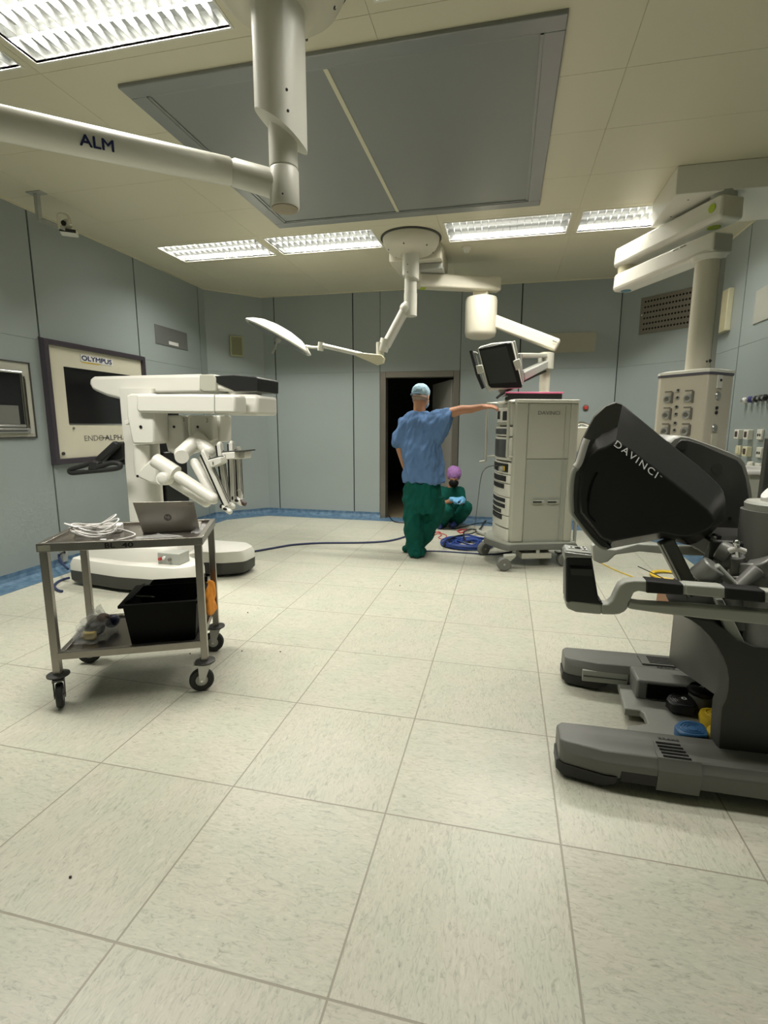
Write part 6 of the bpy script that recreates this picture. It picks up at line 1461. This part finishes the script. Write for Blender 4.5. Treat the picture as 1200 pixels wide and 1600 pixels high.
# ---- scrub top
t = MB()
SX = 0.00653
rgl(t, [(m(655, 643, 0.01), 0.085, 0.075, 0), (m(655, 649, 0.01), 0.13, 0.088, -0.05), (m(655, 658, 0.0), 0.195, 0.105, -0.05), (m(656, 675, 0.0), 0.215, 0.125, -0.05), (m(657, 700, 0.0), 0.205, 0.140, 0),
        (m(660, 725, 0.0), 0.205, 0.145, 0), (m(661, 745, 0.01), 0.210, 0.150, 0.0), (m(662, 753, 0.01), 0.213, 0.152, 0.0)], 32)
def sleeve(pts, rs): t.chain(pts, rs, 18)
# raised right arm with a wide hanging sleeve
for dz, r_ in ((0, 1.0),):
    rings = []
    for (u, vt, vb, dy, dep) in ((668, 645, 700, 0.0, 0.11), (685, 640, 697, -0.01, 0.105), (698, 638, 686, -0.02, 0.10), (706, 638, 673, -0.028, 0.088)):
        top, bt = m(u, vt, dy), m(u+(-2 if u > 690 else 0), vb, dy); c = (top+bt)/2; hz = (top.z-bt.z)/2
        rings.append([V(c.x+(bt.x-c.x)*(-math.sin(a)), c.y+math.cos(a)*dep, c.z+math.sin(a)*hz) for a in [2*math.pi*i/24 for i in range(24)]])
    t.loft(rings, True)
# left sleeve, arm hanging
t.chain([m(646, 654, 0.0), m(634, 664, 0.0), m(625, 688, 0.02)], [0.07, 0.085, 0.082], 18)
t.cap(m(624, 685, 0.02), m(621.5, 692, 0.03), 0.080, 0.074, 18)
top_ = t.build('scrub_top', 'scrub_blue', o, remesh=0.009, relax=5, wrinkle=0.026, wscale=13)
# ---- trousers
q = MB()
rgl(q, [(m(660, 752, 0.01), 0.185, 0.135, 0), (m(660, 765, 0.01), 0.20, 0.145, 0), (m(660, 785, 0.01), 0.195, 0.145, 0), (m(663, 800, 0.02), 0.17, 0.13, 0)], 30)
rgl(q, [(m(647, 775, 0.0), 0.115, 0.115, 0), (m(646, 800, 0.0), 0.108, 0.112, 0), (m(647, 825, 0.0), 0.102, 0.105, 0), (m(648, 848, 0.01), 0.100, 0.100, 0), (m(650, 862, 0.01), 0.108, 0.108, 0), (m(651, 867.5, 0.0), 0.098, 0.10, 0)], 26)
rgl(q, [(m(676, 775, 0.02), 0.120, 0.12, 0), (m(677, 795, 0.06), 0.112, 0.115, 0), (m(673, 815, 0.10), 0.105, 0.105, 0), (m(662, 835, 0.15), 0.095, 0.095, 0), (m(655, 848, 0.18), 0.090, 0.09, 0), (m(651, 856, 0.19), 0.09, 0.09, 0)], 26)
q.build('scrub_trousers', 'green', o, remesh=0.009, relax=5, wrinkle=0.034, wscale=9)
for nm, c, yw in (('clog', m(655, 868, 0.0), 0.35), ('clog', m(641, 858, 0.20), 0.9)):
    c = V(c.x, c.y, 0.0); d = V(math.sin(yw)*0.6, math.cos(yw), 0).normalized()
    MB().cap(c-d*0.07+V(0, 0, 0.042), c+d*0.12+V(0, 0, 0.038), 0.040, 0.036, 14).cap(c-d*0.07+V(0, 0, 0.018), c+d*0.13+V(0, 0, 0.016), 0.018, 0.016, 12).build(nm, 'green', o, remesh=0.006, relax=2)

# ---- crouching person
YC = 6.62
def w_(u, v_, dy=0.0): return onY(u, v_, YC+dy)
o = thing('person', 'person in green scrubs with violet cap and black mask crouching by the wall', 'person', (-0.68, YC, 0))
b = MB()
hc2 = w_(709, 746, 0.02); f2 = V(0.10, -0.90, -0.38)
P2, rot2 = head(b, hc2, f2)
nk = w_(706, 762, 0.12)
b.chain([hc2+V(0, 0.05, -0.04), nk], [0.055, 0.06])
rgl(b, [(w_(705, 762, 0.14), 0.10, 0.08, 0), (w_(704, 772, 0.15), 0.17, 0.10, 0), (w_(705, 790, 0.18), 0.15, 0.11, 0), (w_(706, 803, 0.22), 0.16, 0.12, 0)])
sl, sr = w_(690, 768, 0.12), w_(719, 768, 0.14)
el, er = w_(692, 789, -0.02), w_(724, 788, 0.0)
wl, wr = w_(709, 780, -0.22), w_(722, 779, -0.20)
b.chain([sl, el, wl], [0.05, 0.042, 0.028]); b.chain([sr, er, wr], [0.05, 0.042, 0.028])
hipL, hipR = w_(697, 806, 0.22), w_(717, 806, 0.24)
knL, knR = w_(700, 797, -0.16), w_(729, 793, -0.06)
anL, anR = w_(691, 817, 0.02), w_(711, 814, 0.12)
b.chain([hipL, knL, anL], [0.075, 0.055, 0.04]); b.chain([hipR, knR, anR], [0.075, 0.055, 0.04])
b.build('body', 'skin', o, remesh=0.0075, relax=3)
g = MB(); hand(g, wl, (0.9, -0.25, 0.05), (0, -0.4, 1), L=0.17, curl=0.55, thumb=1); g.cap(wl-V(0.035, 0, 0.0), wl, 0.030, 0.031)
g.build('glove', 'glove', o, remesh=0.006, relax=2)
g = MB(); hand(g, wr, (-0.55, -0.75, 0.0), (0, -0.4, 1), L=0.17, curl=0.6, thumb=-1); g.cap(wr-V(-0.02, -0.02, 0.02), wr, 0.030, 0.031)
g.build('glove', 'glove', o, remesh=0.006, relax=2)
MB().ell(P2(0, -0.025, 0.030), (0.090, 0.100, 0.100), 24, rot=rot2).build('hair', 'hair', o)
MB().ell(P2(0, -0.022, 0.052), (0.100, 0.112, 0.098), 28, rot=rot2).build('surgical_cap', 'cap_violet', o, remesh=0.007, relax=2, wrinkle=0.008, wscale=26)
MB().ell(P2(0, 0.064, -0.048), (0.066, 0.066, 0.060), 20, rot=rot2).build('face_mask', 'black_matte', o)
MB().tube([P2(k*0.078, 0.0, 0.0) if False else P2(x, y, 0.004) for x, y, k in ((-0.080, 0.0, 0), (-0.05, 0.085, 0), (0.0, 0.098, 0), (0.05, 0.085, 0), (0.080, 0.0, 0))], 0.0035, 6).build('spectacles', 'chrome', o)
t = MB()
rgl(t, [(w_(706, 761, 0.12), 0.09, 0.075, 0), (w_(705, 766, 0.13), 0.165, 0.10, 0), (w_(705, 775, 0.14), 0.195, 0.125, 0), (w_(705, 790, 0.17), 0.185, 0.135, 0), (w_(706, 804, 0.22), 0.19, 0.14, 0)], 28)
t.cap(sl, (sl+el)/2+V(-0.005, 0, -0.02), 0.075, 0.070, 16); t.cap(sr, (sr+er)/2+V(0.005, 0, -0.02), 0.072, 0.066, 16)
t.build('scrub_top', 'green', o, remesh=0.010, relax=4, wrinkle=0.014, wscale=11)
q = MB(); q.chain([hipL, knL, anL], [0.105, 0.085, 0.075], 18); q.chain([hipR, knR, anR], [0.105, 0.085, 0.075], 18); q.ell((hipL+hipR)/2+V(0, 0.02, 0), (0.18, 0.13, 0.11), 20)
q.build('scrub_trousers', 'green', o, remesh=0.010, relax=4, wrinkle=0.014, wscale=11)
for a in (anL, anR):
    c = V(a.x, a.y, 0); d = V(-0.15, -1, 0).normalized()
    MB().cap(c-d*0.05+V(0, 0, 0.048), c+d*0.14+V(0, 0, 0.040), 0.048, 0.038, 14).build('clog', 'clog', o, remesh=0.007, relax=2)

# ================================================================== CABLES AND SMALL FLOOR THINGS
def cable(name, label, pts, r, mt, grp=None, z=None, ends=None):
    P3 = [p if isinstance(p, Vector) else onZ(p[0], p[1], r+(p[2] if len(p) > 2 else 0)) for p in pts]
    x = MB().tube(P3, r, 8, smooth=6).build(name, mt, None, tuple(P3[0])); return tag(x, label, 'cable', grp)
cable('power_cable', 'long navy cable crossing the floor from the robot base to behind the standing person', [(384, 863), (400, 861), (440, 854), (460, 851), (500, 848.5), (560, 848), (600, 846), (622, 842), (640, 836)], 0.011, 'navy')
cable('power_cable', 'dark cable along the floor from the standing person under the tower', [(640, 850), (655, 852), (668, 845), (671, 838), (664, 832), (655, 831)], 0.009, 'navy')
cable('power_cable', 'straight dark cable on the floor between the green trousers and the tower wheels', [(664, 861), (690, 861.5), (730, 864), (770, 866), (800, 862)], 0.008, 'navy')
cable('power_cable', 'dark cable coming out of the doorway onto the floor', [(608, 806, 0.004), (613, 813, 0.004), (620, 816), (632, 817)], 0.007, 'black')
cable('power_cable', 'black cable curving on the floor between the crouching person and the blue coil', [(692, 827), (712, 826), (728, 822), (745, 818), (762, 817), (775, 820)], 0.007, 'black')
cable('power_cable', 'black cable looped over the blue coil and rising towards the tower', [(694, 853, 0.04), (697, 846, 0.04), (712, 838, 0.05), (735, 834, 0.05), (745, 830, 0.03), (752, 824, 0.02), (757, 815, 0.02), (768, 811, 0.03), (780, 812)], 0.009, 'black')
cable('power_cable', 'black cable arching in front of the tower base plate beside the blue coil', [(726, 843, 0.05), (725, 832, 0.05), (735, 827), (748, 829), (758, 835), (770, 839)], 0.009, 'black')
q0 = G(-0.13, 0.38, zf(731)); q3 = onZ(742, 821, 0.008)
cable('thin_cable', 'thin dark cable dropping from the tower front to the floor', [G(-0.04, 0.26, q0.z+0.015), G(-0.11, 0.30, q0.z+0.015), G(-0.17, 0.34, q0.z-0.02), G(-0.20, 0.38, q0.z-0.12), (G(-0.20, 0.38, q0.z-0.12)+q3)/2, q3], 0.004, 'dkgrey')
# red cables
cable('red_cable', 'thin red cable curled on the floor beside the green trousers', [(676, 838), (683, 834), (690, 836), (685, 840), (692, 842), (698, 837), (688, 833), (680, 831)], 0.005, 'red', 'red cables')
cable('red_cable', 'short twist of red cable on the floor in front of the crouching person', [(670, 842), (674, 839), (679, 833), (686, 831), (690, 834)], 0.005, 'red', 'red cables')
cable('red_cable', 'red cable bunched on the floor beyond the blue coil', [(714, 830), (720, 827), (726, 829), (721, 832), (716, 831), (722, 828), (730, 827), (726, 831), (718, 833)], 0.006, 'red', 'red cables')
# blue coil
c = onZ(727, 849, 0.02); pts = []
for k in range(260):
    a = 2*math.pi*k/260*16; r_ = 0.205+0.095*math.sin(k*0.117)+0.03*noise.noise(V(k*0.05, 2, 0))
    pts.append(V(c.x+0.02+math.cos(a)*r_*1.0, c.y+math.sin(a)*r_*0.95, 0.012+0.05*abs(noise.noise(V(k*0.13, 5, 1)))+0.02*(k % 17)/17))
x = MB().tube(pts, 0.010, 7, smooth=3).build('cable_coil', 'blue_cable', None, tuple(c)); tag(x, 'thick coil of bright blue cable on the floor left of the tower wheels', 'cable coil')
# silver plug lying at the tower
p = onZ(752, 832, 0.03)
x = thing('cable_connector', 'pale connector lying on the floor against the tower base', 'connector', (p.x, p.y, 0))
MB().cyl(V(p.x-0.05, p.y+0.05, 0.03), V(p.x+0.05, p.y-0.08, 0.03), 0.03, 0.022, 18).build('shell', 'ltgrey', x); MB().cyl(V(p.x-0.05, p.y+0.05, 0.03), V(p.x-0.075, p.y+0.08, 0.03), 0.012, n=10).build('strain_relief', 'dkgrey', x)
# cables by the robot at the left wall
a = V(-3.98, 3.72, 0.012); 
cable('power_cable', 'blue-black cable hanging from the wall behind the trolley to the floor', [onX(92, 866, XL+0.03), onX(93, 873, XL+0.05), onX(97, 880, XL+0.15), onX(106, 889, XL+0.35)], 0.011, 'navy')
cable('power_cable', 'blue-black cable end curling on the floor left of the robot base', [(108, 903, 0.02), (97, 906), (88, 911), (85, 917), (90, 922), (97, 924)], 0.011, 'navy')
b_ = onX(98, 868, XL+0.0)
x = thing('wall_inlet', 'small pale cable inlet low on the left wall behind the trolley', 'wall socket', tuple(b_))
MB().box((XL, b_.y-0.03, b_.z-0.06), (XL+0.03, b_.y+0.03, b_.z+0.05)).build('inlet_box', 'ltgrey', x, bevel=0.004); MB().tube([b_+V(0.03, 0, 0.03), b_+V(0.05, -0.03, 0.05), b_+V(0.05, -0.08, 0.03)], 0.008, 8).build('inlet_plug', 'black', x)
# yellow cable and coil behind the console
cable('yellow_cable', 'thin yellow cable running along the floor behind the armrest to the yellow coil', [(928, 872), (940, 880), (960, 890), (985, 900), (1010, 908), (1030, 910)], 0.005, 'yellow')
cable('yellow_cable', 'thin yellow cable on the floor from behind the hood towards the strut', [(1046, 868), (1050, 880), (1060, 892), (1070, 897)], 0.005, 'yellow')
c = onZ(1048, 901, 0.01); pts = []
for k in range(90):
    a = 2*math.pi*k/90*6; r_ = 0.155+0.014*math.sin(k*0.5)
    pts.append(V(c.x+math.cos(a)*r_*1.0, c.y+math.sin(a)*r_*1.0, 0.010+0.020*(k % 15)/15))
x = MB().tube(pts, 0.009, 7, smooth=3).build('cable_coil', 'yellow', None, tuple(c)); tag(x, 'round coil of yellow cable on the floor behind the console strut', 'cable coil')
cable('thin_rod', 'thin dark rod lying across the yellow coil', [(997, 885, 0.06), (1025, 898, 0.07), (1052, 912, 0.07)], 0.005, 'dkgrey'); 
cable('power_cable', 'black cable loop on the floor just right of the console control pod', [(925, 868), (938, 863), (950, 865), (947, 871), (930, 872)], 0.010, 'black')
cable('power_cable', 'black cable lying by the cardboard box behind the armrest', [(1058, 930, 0.15), (1068, 945, 0.05), (1090, 958), (1110, 962), (1130, 955, 0.03)], 0.011, 'black')
# red-white equipment just seen between tower and hood
o = thing('infusion_stand', 'chrome-topped white stand just visible between the tower and the hood', 'stand', (1.02, 5.6, 0))
p = onY(909, 664, 5.6); MB().cyl((p.x, 5.6, 0.06), (p.x, 5.6, p.z), 0.018, n=14).build('pole', 'ltgrey', o); MB().box((p.x-0.07, 5.55, p.z-0.28), (p.x+0.10, 5.68, p.z-0.02)).build('pump_body', 'ivory', o, bevel=0.01)
MB().tube([V(p.x-0.06, 5.6, p.z), V(p.x, 5.6, p.z+0.02), V(p.x+0.08, 5.6, p.z-0.01)], 0.015, 8).build('chrome_hook', 'chrome', o)
MB().lathe([(0, 0.0), (0.20, 0.0), (0.20, 0.025), (0.04, 0.06), (0, 0.06)], (p.x, 5.6, 0), 28).build('foot', 'ltgrey', o)
# small dark bits on the floor
for k, (u, v_) in enumerate(((625, 915), (387, 957), (378, 1017), (438, 1018), (297, 1021), (110, 1370))):
    p = onZ(u, v_, 0.003); x = MB().ell(p, (0.005, 0.004, 0.003), 10).build('dark_crumb', 'black', None, tuple(p))
    tag(x, 'tiny dark speck on the floor '+('nearer than the green trousers', 'right of the robot base foot', 'right of the trolley, left one of a pair', 'right of the trolley, right one of a pair', 'under the right end of the trolley', 'on the nearest floor tiles at lower left')[k], 'crumb', 'dark specks on the floor')
# rolling stool whose castor just enters at the left edge
p = onZ(-2, 1416, 0)
o = thing('rolling_stool', 'black castor of a rolling stool at the left edge of the view', 'stool', (p.x-0.285, p.y-0.07, 0))
c = V(p.x-0.285, p.y-0.07, 0)
for k in range(4):
    a = 2*math.pi*k/4+0.26; d = V(math.cos(a), math.sin(a), 0); e = c+d*0.25
    MB().tube([c+V(0, 0, 0.12), c+d*0.12+V(0, 0, 0.11), e+V(0, 0, 0.075)], 0.016, 8).build('leg', 'black', o)
    MB().cyl(e+V(0, 0, 0.026)-V(-d.y, d.x, 0)*0.02, e+V(0, 0, 0.026)+V(-d.y, d.x, 0)*0.02, 0.026, n=20).build('castor', 'rubber', o)
MB().cyl(c+V(0, 0, 0.1), c+V(0, 0, 0.46), 0.022, n=16).build('gas_lift', 'chrome', o)
MB().lathe([(0, 0.46), (0.165, 0.46), (0.175, 0.48), (0.175, 0.51), (0.16, 0.53), (0, 0.535)], c, 36).build('seat', 'black', o)
